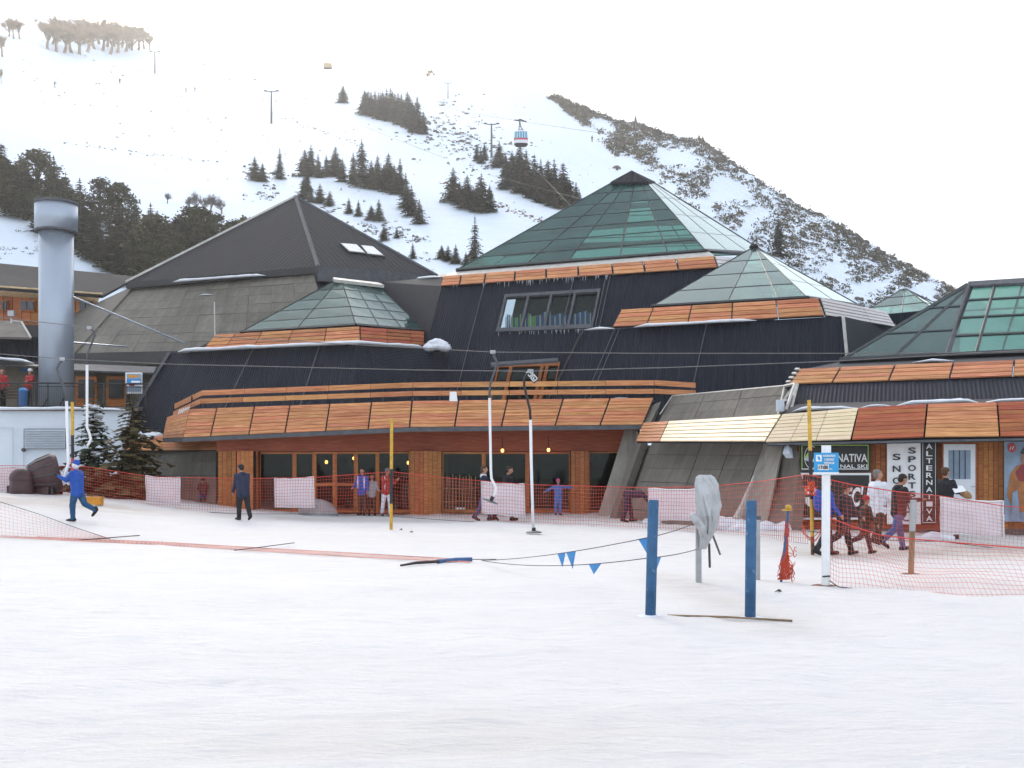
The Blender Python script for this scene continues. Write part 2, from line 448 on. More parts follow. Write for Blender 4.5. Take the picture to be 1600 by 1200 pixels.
RIDGE = [(-900, -100), (-300, -80), (0, -14), (45, 0), (100, 22), (180, 55), (240, 74), (300, 88), (400, 105), (520, 115), (620, 119), (700, 124), (800, 136),
         (870, 152), (900, 164), (960, 186), (1000, 194), (1040, 208), (1090, 218), (1130, 242), (1200, 290), (1250, 322), (1290, 338), (1330, 362),
         (1370, 388), (1420, 415), (1490, 452), (1530, 472), (1600, 503), (1750, 560), (2100, 640), (2800, 690)]
RY = [(-900, 560), (200, 520), (700, 470), (1000, 380), (1250, 310), (1500, 260), (2000, 230), (2800, 220)]
HB = 78.
def hill(u, s):
    """a point of the hillside: bearing u, s from foot (0) to ridge (1) and over it"""
    vr, yr = interp(RIDGE, u), interp(RY, u)
    if s <= 1:
        Y = HB+(yr-HB)*s; g = (1-HB/Y)/(1-HB/yr)
        v = 790+(vr-790)*g; p = P(u, v, Y)
        a = min(1, s*5)*min(1., (1-s)*4+.15)
        rough = sstep(880, 1150, u)
        p.z += a*(1.6*noise.noise(p*.014)+.25*noise.noise(p*.06)+(.12+1.0*rough)*noise.noise(p*.21))
    else:
        p = P(u, vr, yr); k = s-1
        p = Vector((p.x*(1+k), p.y*(1+k), max(-.9, p.z-(.10+.5*k)*yr*k)))
    return p
hus = [-900+60*i for i in range(14)]+[-60+9*i for i in range(0, 196)]+[1704+50*i for i in range(1, 23)]
hss = [i/110 for i in range(111)]+[1.03, 1.1, 1.3, 1.8]
hv = [tuple(hill(u, s)) for s in hss for u in hus]; nu = len(hus)
hf = [(j*nu+i, j*nu+i+1, (j+1)*nu+i+1, (j+1)*nu+i) for j in range(len(hss)-1) for i in range(nu-1)]
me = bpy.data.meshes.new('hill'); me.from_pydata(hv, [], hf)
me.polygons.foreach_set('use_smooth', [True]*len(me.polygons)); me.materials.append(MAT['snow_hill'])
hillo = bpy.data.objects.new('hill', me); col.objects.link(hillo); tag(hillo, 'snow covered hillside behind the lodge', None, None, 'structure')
def row_of(p): return HY-(p.z-HC)*F/p.y
def H(u, v):
    """the point of the hillside seen at a photo pixel"""
    a, b = .005, 1.
    for _ in range(26):
        m = (a+b)/2
        if row_of(hill(u, m)) > v: a = m
        else: b = m
    return hill(u, (a+b)/2)

# ------------------------------------------------------------ trees
def conifer_meshes(seed, h=9., r=2.0, nw=22, leafmat='needles', open_=.0, name='conifer'):
    rn = random.Random(seed); t = MB(); c = MB()
    t.tube([(0, 0, -.4), (0, 0, h*.3), (rn.uniform(-.05, .05)*h*.1, 0, h*.7), (0, 0, h*.97)], [h*.022, h*.018, h*.009, h*.002], 6)
    for w in range(nw):
        f = (w+rn.uniform(-.3, .3))/nw; z = h*(.06+.93*max(0, f)); L = r*(1-max(0, f))**.8*rn.uniform(.75, 1.15)+.04*r
        nb = rn.randint(6, 9); a0 = rn.uniform(0, 6.28)
        for k in range(nb):
            if rn.random() < open_: continue
            a = a0+6.283*k/nb+rn.uniform(-.25, .25); l = L*rn.uniform(.65, 1.15); dr = rn.uniform(.12, .45)
            d = Vector((math.cos(a), math.sin(a), 0)); sd_ = Vector((-d.y, d.x, 0))
            nseg = 4 if l > r*.45 else 3
            for q in range(nseg):
                f0, f1 = (q+.15)/nseg, (q+1.25)/nseg
                p0 = Vector((0, 0, z))+d*l*f0+Vector((0, 0, .12*l*f0-dr*l*f0*f0)); p1 = Vector((0, 0, z))+d*l*f1+Vector((0, 0, .12*l*f1-dr*l*f1*f1))
                w_ = l*.20*(1.25-f0*.8)*rn.uniform(.8, 1.2)
                for sg in (-1, 1):
                    tip = lerp(p0, p1, .8)+sd_*sg*w_*1.5+Vector((0, 0, rn.uniform(-.4, .05)*w_))
                    c.quad(p0, lerp(p0, p1, .25)+sd_*sg*w_*.8+Vector((0, 0, rn.uniform(-.2, .15)*w_)), tip, p1)
                if rn.random() < .6:
                    c.tri(p0, p1, lerp(p0, p1, .5)-Vector((0, 0, w_*rn.uniform(.6, 1.3))))
        
    for k in range(3): c.tri(Vector((.05*r, 0, h*.93)), Vector((-.05*r, .02, h*.93)), Vector((0, 0, h*1.02)))
    return t.mesh('trunk', 'bark'), c.mesh('crown', leafmat)
def round_tree_meshes(seed, h=7., r=2.2, leafmat='leaf_dark', nclump=120):
    rn = random.Random(seed); t = MB(); c = MB()
    t.tube([(0, 0, -.4), (.1, 0, h*.3), (0, .1, h*.75)], [h*.025, h*.018, h*.006], 6)
    for k in range(nclump):
        z = rn.uniform(.05, 1.); pr = r*(math.sin(min(1, (1.02-z)*1.75)*math.pi/2))**.8*(.65+.35*min(1, z*3))
        a = rn.uniform(0, 6.283); q = math.sqrt(rn.random())
        p = Vector((math.cos(a)*pr*q, math.sin(a)*pr*q, h*z)); cr = rn.uniform(.35, .75)*r*.42
        if k % 3 == 0: t.tube([(0, 0, h*z*.55), p], [h*.008, h*.002], 3)
        for i in range(24):
            d = Vector((rn.gauss(0, 1), rn.gauss(0, 1), rn.gauss(0, .8)+.25)); d.normalize()
            q0 = p+d*cr*rn.uniform(.5, 1.1); sz = rn.uniform(.16, .32)*r*.55
            n = Vector((rn.gauss(0, 1), rn.gauss(0, 1), rn.gauss(0, 1))); n.normalize(); x = n.cross(d); 
            if x.length < .05: continue
            x.normalize(); y = x.cross(n)
            c.quad(q0-x*sz*.5, q0+y*sz*.45, q0+x*sz*.6+d*sz*.3, q0-y*sz*.45)
    return t.mesh('trunk', 'bark'), c.mesh('crown', leafmat)
def bare_tree_meshes(seed, h=10., twig='twigs_glare', barkm='bark_glare', spread=.5, depth=5, thin=.0036):
    rn = random.Random(seed); t = MB(); c = MB()
    def grow(p, d, l, r, k):
        q = p+d*l
        mid = lerp(p, q, .5)+Vector((rn.uniform(-1, 1), rn.uniform(-1, 1), 0))*l*.06
        r = max(r, h*thin); (t if k >= depth-1 else c).tube([p, mid, q] if k > 1 else [p, q], [r, r*.85, r*.7] if k > 1 else [r, r*.6], 5 if k >= depth-1 else 3, caps=False)
        if k == 0: return
        for i in range(4 if k < depth else 5):
            nd = d+Vector((rn.gauss(0, 1), rn.gauss(0, 1), rn.gauss(0, .6)+.55))*spread
            nd.normalize(); grow(lerp(p, q, rn.uniform(.35, 1.)), nd, l*rn.uniform(.55, .85), r*.55, k-1)
    grow(Vector((0, 0, -.3)), Vector((rn.uniform(-.1, .1), rn.uniform(-.1, .1), 1)).normalized(), h*.24, h*.024, depth)
    return t.mesh('trunk', barkm), c.mesh('crown', twig)
def put_tree(meshes, loc, sc, rz, label, group, name, cat='tree', sxy=1.):
    o = root(name, loc, label, cat, group); o.scale = (sc*sxy, sc*sxy, sc); o.rotation_euler = (0, 0, rz)
    for nm, m in zip(('trunk', 'crown'), meshes):
        c = bpy.data.objects.new(nm, m); col.objects.link(c); c.parent = o
    return o
CON = [conifer_meshes(11+i, 10., r, nw, lm) for i, (r, nw, lm) in enumerate([(2.3, 24, 'needles'), (2.7, 22, 'needles_olive'), (1.9, 26, 'needles'), (2.5, 20, 'needles_olive'), (2.2, 22, 'needles')])]
RTR = [round_tree_meshes(31+i, 10., r, lm) for i, (r, lm) in enumerate([(2.6, 'leaf_dark'), (3.1, 'needles_olive'), (2.3, 'leaf_dark'), (2.9, 'needles_olive')])]
BTR = [bare_tree_meshes(51+i, 10., spread=s) for i, s in enumerate([.30, .36, .33])]
GTR = [bare_tree_meshes(61+i, 10., 'twigs_grey', 'twigs_grey', .62, thin=.0017) for i in range(2)]

def conifers(lst, label, group, name='pine_tree', wide=1.):
    for i, (u, v, px) in enumerate(lst):
        p = H(u, v); sc = px*p.y/F/10.*rnd.uniform(.82, 1.1)
        put_tree(CON[(i*3+int(u)) % 5], p-Vector((0, 0, .15)), sc, rnd.uniform(0, 6.28), label, group, name, sxy=wide*rnd.uniform(.9, 1.2))
conifers([(570, 178, 44), (580, 182, 48), (592, 185, 52), (604, 188, 54), (613, 186, 50), (622, 191, 54), (637, 196, 56), (630, 192, 46), (645, 202, 52), (598, 186, 44), (652, 208, 60), (662, 210, 44), (586, 180, 40), (617, 190, 46), (610, 189, 52), (627, 194, 50), (641, 200, 46), (575, 180, 46), (595, 184, 48), (648, 206, 40)],
         'dark pine in the dense clump high on the open slope', 'pines of the high clump', wide=1.3)
conifers([(536, 161, 27)], 'small rounded pine standing alone just left of the high pine clump', None, wide=1.3)
conifers([(398, 282, 40), (410, 284, 30)], 'pine at the left end of the row above the dark hall roof', 'left end pines of the middle row', wide=1.5)
conifers([(437, 280, 50)], 'slim pine beside the left end pair of the middle row', None)
conifers([(476, 276, 44), (486, 274, 56), (497, 278, 48), (510, 276, 42), (524, 276, 58), (535, 284, 36)], 'pine in the left half of the middle row', 'middle row pines, left half', wide=1.25)
conifers([(565, 292, 80)], 'tallest pine in the middle of the row behind the lodge', None, wide=.95)
conifers([(552, 288, 50), (580, 294, 50), (590, 296, 64), (607, 296, 66), (625, 304, 66), (616, 302, 50), (634, 326, 58), (643, 338, 50), (655, 350, 40), (600, 300, 50)], 'pine in the right half of the middle row', 'middle row pines, right half', wide=1.25)
conifers([(475, 312, 40), (500, 318, 38), (486, 316, 32), (545, 334, 32), (560, 338, 26), (592, 346, 42), (580, 344, 30), (600, 376, 28), (620, 372, 22), (645, 404, 26), (480, 300, 30), (515, 322, 26)], 'low bushy pine on the snowy bank behind the dark hall roof', 'low pines on the bank', wide=1.6)
conifers([(708, 316, 52), (718, 320, 44), (730, 326, 52), (745, 328, 50), (752, 332, 58), (765, 332, 44)], 'pine in the small group left of the big glass pyramid tip', 'pines of the small group', wide=1.4)
conifers([(745, 252, 30), (757, 250, 34), (751, 256, 26), (780, 262, 40), (790, 276, 44)], 'pine among the rocks under the cable car line', 'pines among the rocks', wide=1.4)
conifers([(800, 290, 66), (812, 288, 62), (822, 296, 66), (835, 304, 64), (845, 306, 58), (856, 310, 60), (866, 314, 62), (880, 322, 66), (890, 326, 56), (900, 328, 44), (828, 310, 44), (850, 318, 44), (872, 326, 44), (812, 302, 40), (905, 330, 36), (790, 296, 50), (840, 316, 44), (862, 322, 40)],
         'dark pine in the dense stand beside the cable car cabin', 'pines of the stand by the cable car', wide=1.35)
conifers([(742, 415, 82)], 'tall dark pine between the two biggest roofs', None, wide=1.05)
conifers([(712, 412, 30), (700, 408, 28), (690, 404, 26), (728, 414, 26)], 'low bushy pine at the foot of the slope between the roofs', 'low pines between the roofs', wide=1.7)
conifers([(1216, 402, 72)], 'tall dark pine behind the right slope of the big glass pyramid', None, wide=.9)
conifers([(993, 186, 16)], 'tiny pine on the rocky skyline above the big glass pyramid', None, wide=1.2)
conifers([(1092, 216, 16), (1098, 219, 13)], 'tiny pine on the rocky skyline right of the pyramid tip', 'skyline pines')
conifers([(533, 297, 6)], 'very small pine on the bank below the middle row', None)
conifers([(964, 266, 10)], 'tiny pine on open snow left of the pyramid tip', None)

rf = random.Random(5)
FT = [(-60, 205), (0, 218), (40, 236), (80, 246), (130, 274), (190, 292), (240, 316), (300, 330), (345, 330), (400, 345), (470, 370)]
fl = []
for row, (d0, n) in enumerate([(0, 19), (24, 17), (52, 16), (80, 14), (108, 13), (134, 10)]):
    for i in range(n):
        u = -50+row*9+(520-row*16)*(i+.5)/n*.88+rf.uniform(-9, 9)
        top = interp(FT, u)+d0+rf.uniform(-8, 8)
        if u > 400 and row < 1: continue
        if top > 395 or (u < 55 and d0 > 60): continue
        fl.append((u, top, rf.uniform(72, 105)))
fl.sort(key=lambda e: e[1])
for i, (u, top, px) in enumerate(fl):
    lim = interp([(-60, 315), (0, 328), (60, 352), (110, 382), (165, 418), (200, 446)], u)
    if top > lim-28: continue
    p = H(u, min(lim, top+px)); sc = max(.3, (row_of(p)-top)*p.y/F/10.)
    put_tree(RTR[i % 4] if rf.random() < .45 else CON[i % 5], p-Vector((0, 0, .2)), sc, rf.uniform(0, 6.28), 'dark olive evergreen in the wood behind the steel chimney', 'evergreens of the left wood', 'evergreen_tree', sxy=1.55)
for (u, v, px) in [(75, 74, 58), (88, 78, 60), (100, 80, 66), (112, 80, 70), (124, 82, 72), (136, 78, 64), (148, 74, 60), (160, 76, 62), (172, 82, 66), (184, 80, 62), (196, 78, 60), (206, 76, 54), (216, 75, 50), (226, 74, 46), (234, 76, 36), (82, 66, 52), (106, 66, 60), (130, 66, 64), (142, 68, 60), (155, 66, 58), (167, 70, 60), (179, 70, 58), (190, 71, 54), (201, 72, 50), (118, 64, 60), (94, 62, 54)]:
    p = H(u, v+3); put_tree(BTR[int(u) % 3], p, px*p.y/F/9., rf.uniform(0, 6.28), 'leafless glare coloured tree in the sunlit grove on the upper left ridge', 'trees of the upper left grove', 'bare_tree', sxy=1.6)
for (u, v, px) in [(4, 86, 64), (14, 54, 50), (22, 58, 56), (31, 58, 54)]:
    p = H(u, v+3); put_tree(BTR[int(u) % 3], p, px*p.y/F/10.5, rf.uniform(0, 6.28), 'leafless tree at the upper left corner, left of the grove', 'corner trees left of the grove', 'bare_tree', sxy=1.1)
p = H(55, 38); put_tree(BTR[1], p, 14*p.y/F/10, 0, 'small leafless bush like tree on snow left of the grove', None, 'bare_tree', sxy=1.5)
p = H(2, 131); put_tree(BTR[0], p, 36*p.y/F/10, 0, 'thin leafless tree at the left edge below the corner trees', None, 'bare_tree', sxy=.6)
for (u, v, px, s) in [(667, 126, 24, 1.), (672, 122, 22, 1.3), (677, 122, 18, 1.2)]:
    p = H(u, v); put_tree(BTR[int(u) % 3], p, px*p.y/F/10, 1, 'hazy tree on the skyline above the high pine clump', 'skyline trees above the clump', 'bare_tree', sxy=s)
p = H(700, 124); put_tree(BTR[2], p, 9*p.y/F/10, 1, 'tiny hazy bush on the skyline right of the skyline trees', None, 'bare_tree', sxy=1.2)
for (u, v, px) in [(308, 330, 54), (330, 332, 52), (346, 334, 44), (318, 330, 40), (262, 318, 30), (296, 326, 30)]:
    p = H(u, v); put_tree(GTR[int(u) % 2], p, px*p.y/F/10, rf.uniform(0, 6), 'leafless grey tree at the top edge of the left wood', 'grey trees above the left wood', 'bare_tree', sxy=1.2)

# scrub and rocks that cover the right-hand ridge: countless, one mass each
def scrub_mass(name, n, where, mat, seed, smin, smax, label):
    rn = random.Random(seed); c = MB(); k = 0
    while k < n:
        u, v = where(rn)
        if u is None: continue
        k += 1
        p = H(u, v); px = p.y/F; R_ = rn.uniform(smin, smax)*px
        for i in range(rn.randint(12, 20)):
            d = Vector((rn.gauss(0, 1), rn.gauss(0, 1), abs(rn.gauss(0, .8)))); d.normalize()
            q = p+Vector((d.x*R_*1.15, d.y*R_, d.z*R_*.95))*rn.uniform(.35, 1.05)
            sz = R_*rn.uniform(.25, .5); a = Vector((rn.gauss(0, 1), rn.gauss(0, 1), rn.gauss(0, 1))).normalized(); b = a.cross(d)
            if b.length < .05: continue
            b.normalize(); c.quad(q-a*sz*.5, q-b*sz*.4, q+a*sz*.6, q+b*sz*.45)
    o = c.build(name, mat); tag(o, label, None, None, 'stuff'); return o
def rock_mass(name, n, where, seed, smin, smax, label, mat='rock'):
    rn = random.Random(seed); c = MB(); k = 0
    while k < n:
        u, v = where(rn)
        if u is None: continue
        k += 1
        p = H(u, v); r = rn.uniform(smin, smax)*p.y/F
        M = Matrix.Rotation(rn.uniform(0, 6), 3, 'Z') @ Matrix.Rotation(rn.uniform(-.5, .5), 3, 'X')
        c.ball(p+Vector((0, 0, -r*.1)), (r*rn.uniform(.9, 1.6), r*rn.uniform(.6, 1.), r*rn.uniform(.5, .9)), 6, 4, M, 0, .28, rn)
    o = c.build(name, mat); tag(o, label, None, None, 'stuff'); return o
def right_ridge(rn):
    u = rn.uniform(862, 1500); top = interp(RIDGE, u)
    low = interp([(862, 4), (930, 40), (1000, 75), (1100, 120), (1200, 165), (1300, 165), (1400, 110), (1500, 40)], u)
    f = rn.random()**1.25; v = top+2+f*low
    # streaks that run down the slope, with snow between
    w = noise.noise(Vector((u*.012-v*.004, v*.02+u*.010, 0)))+.6*noise.noise(Vector((u*.03, v*.05, 4)))
    band = math.exp(-((f-.12)/.14)**2)*.42+math.exp(-((f-.62)/.12)**2)*.40
    if w+band < rn.uniform(-.10, .62): return None, None
    return u, min(v, 500)
def mid_rocks(rn):
    a = rn.random()
    u, v = lerp(655, 800, a)+rn.gauss(0, 26), lerp(190, 262, a)+rn.gauss(0, 17)
    if v < interp(RIDGE, u)+25: return None, None
    return u, v
def bank(rn):
    u = rn.uniform(380, 680); v = lerp(285, 392, (u-380)/300)+rn.gauss(0, 15)
    if noise.noise(Vector((u*.03, v*.04, 2))) < -.05: return None, None
    return u, v
def skyline(rn):
    u = rn.uniform(855, 1495); return u, interp(RIDGE, u)+rn.uniform(0, 7)
def open_slope(rn):
    u = rn.uniform(30, 1000); t_ = interp(RIDGE, u); v = rn.uniform(t_+8, min(400, t_+190)); return u, v
scrub_mass('scrub', 1900, right_ridge, 'scrub', 3, 3.5, 9.5, 'brown scrub covering the right ridge')
scrub_mass('dark_scrub', 1300, right_ridge, 'scrub_dark', 4, 3., 8.5, 'dark low scrub covering the right ridge')
scrub_mass('skyline_scrub', 170, skyline, 'scrub', 9, 3.0, 6.5, 'brown scrub along the right skyline')
rock_mass('rocks', 750, right_ridge, 5, 1.6, 5.0, 'broken rocks strewn over the right ridge')
rock_mass('skyline_rocks', 80, skyline, 15, 3., 7.0, 'rocks along the right skyline')
rock_mass('gully_rocks', 190, mid_rocks, 6, 1.4, 4.0, 'rocks among the pines under the cable car')
scrub_mass('gully_scrub', 110, mid_rocks, 'scrub_dark', 7, 2., 6., 'low scrub among the rocks under the cable car')
rock_mass('bank_rocks', 150, bank, 8, 1.4, 4.2, 'rocks poking out of the snowy bank behind the roofs')
scrub_mass('bank_scrub', 110, bank, 'needles', 10, 2.5, 6., 'low evergreen scrub on the snowy bank behind the roofs')
rock_mass('small_stones', 330, open_slope, 11, .6, 1.9, 'small stones showing through snow on the open slope')
def left_bank(rn): return rn.uniform(-20, 70), rn.uniform(360, 405)
scrub_mass('left_bank_scrub', 16, left_bank, 'scrub_dark', 12, 3., 7., 'low bushes on the snow bank left of the chimney')
def track(rn):
    a = rn.random()
    return lerp(90, 350, a)+rn.gauss(0, 2), lerp(222, 256, a)+rn.gauss(0, 1.2)
rock_mass('stone_row', 40, track, 13, .8, 2.2, 'broken row of dark stones across the open slope')
def track2(rn):
    a = rn.random(); return lerp(690, 850, a)+rn.gauss(0, 2), lerp(285, 348, a)+rn.gauss(0, 2.5)
rock_mass('earth_track', 150, track2, 14, 1., 2.8, 'bare earth along the track beside the big pyramid', 'pole_rust')
def track3(rn):
    a = rn.random(); return lerp(440, 560, a)+rn.gauss(0, 2), lerp(184, 225, a)+rn.gauss(0, 1.5)
rock_mass('upper_earth_track', 40, track3, 16, .8, 2., 'thin bare earth streak below the high pine clump', 'pole_rust')
for (u, v, px, lab) in [(964, 264, 7, 'dark boulder pair half buried on open snow above the pyramid'), (1120, 325, 8, 'dark boulder on open snow right of the big pyramid'), (620, 208, 3, 'small dark rock below the high pine clump')]:
    p = H(u, v); r = px*p.y/F
    m = MB(); rn = random.Random(int(u)); m.ball(p, (r, r*.8, r*.7), 8, 6, None, 0, .25, rn); m.ball(p+Vector((-r*.9, 0, -r*.2)), (r*.6, r*.6, r*.5), 7, 5, None, 0, .25, rn)
    tag(m.build('boulder', 'rock', None, p), lab, 'rock')
# ------------------------------------------------------------ lodge buildings
def planked(rt, q, cuts, rows, mat='cedar', name='fascia_panel', gap=.10, t=.045, back='dark_trim', label=None):
    """a run of panels, each a dark backing with its own planks"""
    out = []
    for a0, a1 in zip(cuts, cuts[1:]):
        e = .0035
        bk = MB().slab(*q.sub(a0+e*.3, a1-e*.3, 0, 1), .06, -.02).build(name, back, rt)
        if label: bk['label'] = label
        for r in range(rows):
            b0, b1 = (r+gap/2)/rows, (r+1-gap/2)/rows
            MB().slab(*q.sub(a0+e, a1-e, b0, b1), t, .03+rnd.uniform(-.004, .004)).build('plank', mat, bk)
        out.append(bk)
    return out
def clad(rt, TL, TR, BR, BL, mat='black_cladding', t=.12, name='wall', off=0.):
    return MB().slab(TL, TR, BR, BL, t, off).build(name, mat, rt)
def holed(q, a0, a1, b0, b1, t=.12):
    m = MB()
    m.slab(*q.sub(0, 1, 0, b0), t); m.slab(*q.sub(0, 1, b1, 1), t)
    m.slab(*q.sub(0, a0, b0, b1), t); m.slab(*q.sub(a1, 1, b0, b1), t)
    return m
def trim(rt, pts, r=.05, mat='grey_trim', name='edge_trim', n=4): return MB().tube(pts, r, n).build(name, mat, rt)
def glazed(rt, TL, TR, BR, BL, cols, rows, pick, r=.028, outer=True):
    """a glazed roof slope: cols = cut list along the base; panes and bars are separate pieces"""
    q = Q(TL, TR, BR, BL)
    for i, (a0, a1) in enumerate(zip(cols, cols[1:])):
        for j in range(rows):
            MB().slab(*q.sub(a0, a1, j/rows, (j+1)/rows), .02, 0).build('glass_pane', pick(i, j), rt)
    for a in cols: MB().tube([q.pt(a, 0), q.pt(a, 1)], r, 4).build('glazing_bar', 'mullion_metal', rt)
    for j in range(1, rows+1): MB().tube([q.pt(0, j/rows), q.pt(1, j/rows)], r*.8, 4).build('glazing_bar', 'mullion_metal', rt)
def snow_strip(pts, w, h, name, label, seed=1, rt=None):
    """a lumpy ribbon of snow lying along an edge"""
    rn = random.Random(seed); m = MB(); P_ = []
    for a, b in zip(pts, pts[1:]):
        n = max(3, int((b-a).length/.25))
        P_ += [lerp(a, b, i/n) for i in range(n)]
    P_.append(pts[-1]); k = len(P_); n = 8
    base = len(m.v)
    for i, p in enumerate(P_):
        d = (P_[min(k-1, i+1)]-P_[max(0, i-1)]).normalized(); sd_ = Vector((d.y, -d.x, 0))
        if sd_.length > 0: sd_.normalize()
        e = min(1., min(i, k-1-i)/2.5+.15)*(1+.3*noise.noise(p*.9+Vector((seed, 0, 0))))
        for j in range(n):
            a = 2*math.pi*j/n
            m.v.append(p+sd_*math.cos(a)*w*.5*e*rn.uniform(.9, 1.1)+Vector((0, 0, (math.sin(a)*.5+.5)*h*e*rn.uniform(.9, 1.1)-.02)))
    for i in range(k-1):
        for j in range(n):
            a = base+i*n+j; b = base+i*n+(j+1) % n; m.face((a, a+n, b+n, b))
    m.face(tuple(base+j for j in range(n))); m.face(tuple(base+(k-1)*n+j for j in reversed(range(n))))
    o = m.build(name, 'snow_cap', rt, P_[0] if rt is None else None, smooth=True)
    if label: tag(o, label, 'snow')
    return o
def fac(c, u): return c/(1+(u-800)*.000244)        # distance of the 21-degree facade line at bearing u

# ---- hall with the dark metal roof
hall = root('roof_hall', P(400, 640, 56), 'big hall with dark metal hip roof and sloping grey slab walls', 'building')
A, B, C_, D = P(462, 307, 66), P(197, 441, 58.6), P(497, 416, 54), P(683, 430, 57.5)
rw = MB().slab(A, A+Vector((.05, 0, 0)), C_, B, .15).build('roof', 'grey_roof', hall)
MB().slab(A, A+Vector((.05, .02, 0)), D, C_, .15).build('roof', 'grey_roof', hall)
bk1, bk2 = P(300, 436, 76), P(640, 436, 76)
MB().slab(A, A+Vector((-.05, 0, 0)), bk1, bk2, .15).build('roof', 'grey_roof', hall)
MB().slab(A, A+Vector((-.05, 0, 0)), B, bk1, .15).build('roof', 'grey_roof', hall)
trim(hall, [A, C_], .12, 'grey_trim', 'hip_cap'); trim(hall, [A, B], .10, 'pale_trim', 'hip_cap'); trim(hall, [A, D], .08, 'grey_trim', 'hip_cap')
dn = Vector((0, 0, -.35))
MB().slab(B, C_, C_+dn, B+dn, .2).build('eave_board', 'dark_trim', hall)
MB().slab(C_, D, D+dn*2.2, C_+dn*2.2, .2).build('eave_board', 'grey_trim', hall)
qr = Q(A, A+Vector((.05, .02, 0)), D, C_)
for (c4) in ([(530, 382), (557, 384), (572, 399), (545, 396)], [(562, 385), (582, 387), (601, 403), (574, 400)]):
    nrm = (C_-A).cross(D-A).normalized(); nrm = -nrm if nrm.y > 0 else nrm
    pts = []
    for (u, v) in c4:
        ray = (P(u, v, 1)-Vector((0, 0, HC))); t_ = (A-Vector((0, 0, HC))).dot(nrm)/ray.dot(nrm); pts.append(Vector((0, 0, HC))+ray*t_)
    sk = MB().slab(pts[0], pts[1], pts[2], pts[3], .12, .10).build('skylight', 'dark_trim', hall)
    MB().slab(*Q(*pts).sub(.06, .94, .08, .92), .04, .125).build('pane', 'white_ski', sk)
# sloping slab wall under the left eave
wq = Q(B+Vector((.3, .4, -.3)), C_+Vector((-.3, .4, -.3)), P(520, 560, 51), P(108, 566, 52.5))
clad(hall, *wq.sub(0, 1, 0, 1), 'concrete', .25, 'wall', -.22)
for r in range(9):
    for c in range(9):
        off = .5/9*(r % 2)
        a0, a1 = max(0, c/9+off-.055*(r % 2)), min(1, (c+1)/9+off-.055*(r % 2))
        MB().slab(*wq.sub(a0+.0006, a1-.0006, (r+.014)/9, (r+.986)/9), .2, rnd.uniform(.0, .02)).build('wall_slab', 'concrete', hall)
clad(hall, B+Vector((.3, .4, -.3)), B+Vector((.35, .42, -.3)), P(108, 566, 52.5), P(60, 520, 62), 'concrete_dark', .2)
clad(hall, C_+Vector((-.3, .4, -.5)), D+Vector((-.3, .4, -.5)), P(683, 560, 56), P(520, 560, 51), 'black_cladding', .2)
clad(hall, P(90, 553, 52.4), P(280, 548, 50.5), P(280, 566, 50.2), P(90, 569, 52.2), 'dark_trim', .3, 'eave_board')
MB().slab(P(85, 567, 50.5), P(245, 573, 49), P(240, 582, 47.6), P(80, 577, 48.2), .08).build('awning', 'grey_trim', hall)
snow_strip([P(270, 440.5, 56.9), P(335, 435.5, 56), P(415, 430, 55)], .25, .14, 'snow', None, 3, hall)
snow_strip([P(310, 461, 56.2), P(332, 460, 55.8)], .2, .1, 'snow', None, 4, hall)
MB().tube([P(335, 472, 52.5), P(336, 545, 51)], .035, 5).build('downpipe', 'pale_trim', hall)
# terrace rooms under the hall: dark back wall, doors
clad(hall, P(90, 575, 50), P(300, 575, 48.5), P(300, 655, 48), P(90, 655, 50), 'beige_wall', .2, 'terrace_wall')
for (u0, u1) in ((166, 196), (118, 150)):
    dd = clad(hall, P(u0, 588, 48.5), P(u1, 588, 48.3), P(u1, 640, 48.2), P(u0, 640, 48.4), 'frame_wood', .1, 'door')
    MB().slab(P(u0+4, 593, 48.35), P(u1-4, 593, 48.15), P(u1-4, 622, 48.1), P(u0+4, 622, 48.3), .04).build('pane', 'sign_black', dd)

# ---- wing with the small glass pyramid at left
lw_ = root('left_wing', P(480, 640, 44), 'black clad wing with the small truncated glass pyramid above the terrace', 'building')
TLc, TCc, TRc = P(265, 552, 47.7), P(563, 538, 44.), P(699, 546, 47.5)
BLc, BCc, BRc = P(180, 690, 44.5), P(545, 668, 41.8), P(720, 668, 45.5)
clad(lw_, TLc, TCc, BCc, BLc); clad(lw_, TCc, TRc, BRc, BCc)
bkl = P(300, 552, 54)
clad(lw_, bkl, TLc, BLc, P(215, 690, 54))
trim(lw_, [TLc+Vector((0, -.1, 0)), BLc+Vector((0, -.1, 0))], .09, 'grey_trim')
for a in (.46, .80): trim(lw_, [Q(TLc, TCc, BCc, BLc).pt(a, 0)+Vector((0, -.08, .02)), Q(TLc, TCc, BCc, BLc).pt(a-.03, 1)+Vector((0, -.08, .02))], .03, 'grey_trim', 'seam')
MB().slab(bkl, P(700, 540, 54), TRc, TLc, .1).build('flat_roof', 'dark_trim', lw_)
MB().slab(P(335, 522, 47.6), P(562, 510, 44.6), TCc+Vector((0, .3, .05)), TLc+Vector((.3, .3, .05)), .3, -.3).build('parapet', 'dark_trim', lw_)
planked(lw_, Q(P(337, 523, 47.0), P(562, 510, 44.2), P(563, 533, 43.9), P(318, 546, 46.9)), interp_cuts([370, 413, 461, 513], 337, 562), 4, 'cedar', 'fascia_panel', .16)
planked(lw_, Q(P(563, 511, 44.2), P(662, 518, 47.2), P(662, 540, 46.9), P(564, 533, 43.9)), interp_cuts([602, 640], 563, 662), 4, 'cedar_red', 'fascia_panel', .16)  # darker red planks hold this side's shade in their colour
for a, b in (((278, 549, 47.6), (420, 542, 45.6)), ((420, 542, 45.6), (563, 536, 44.0)),):
    pass
snow_strip([P(278, 550, 47.3), P(420, 543, 45.3), P(563, 537, 43.8), P(662, 544, 46.7)], .45, .16, 'snow', None, 5, lw_)
m = MB(); rn = random.Random(4)
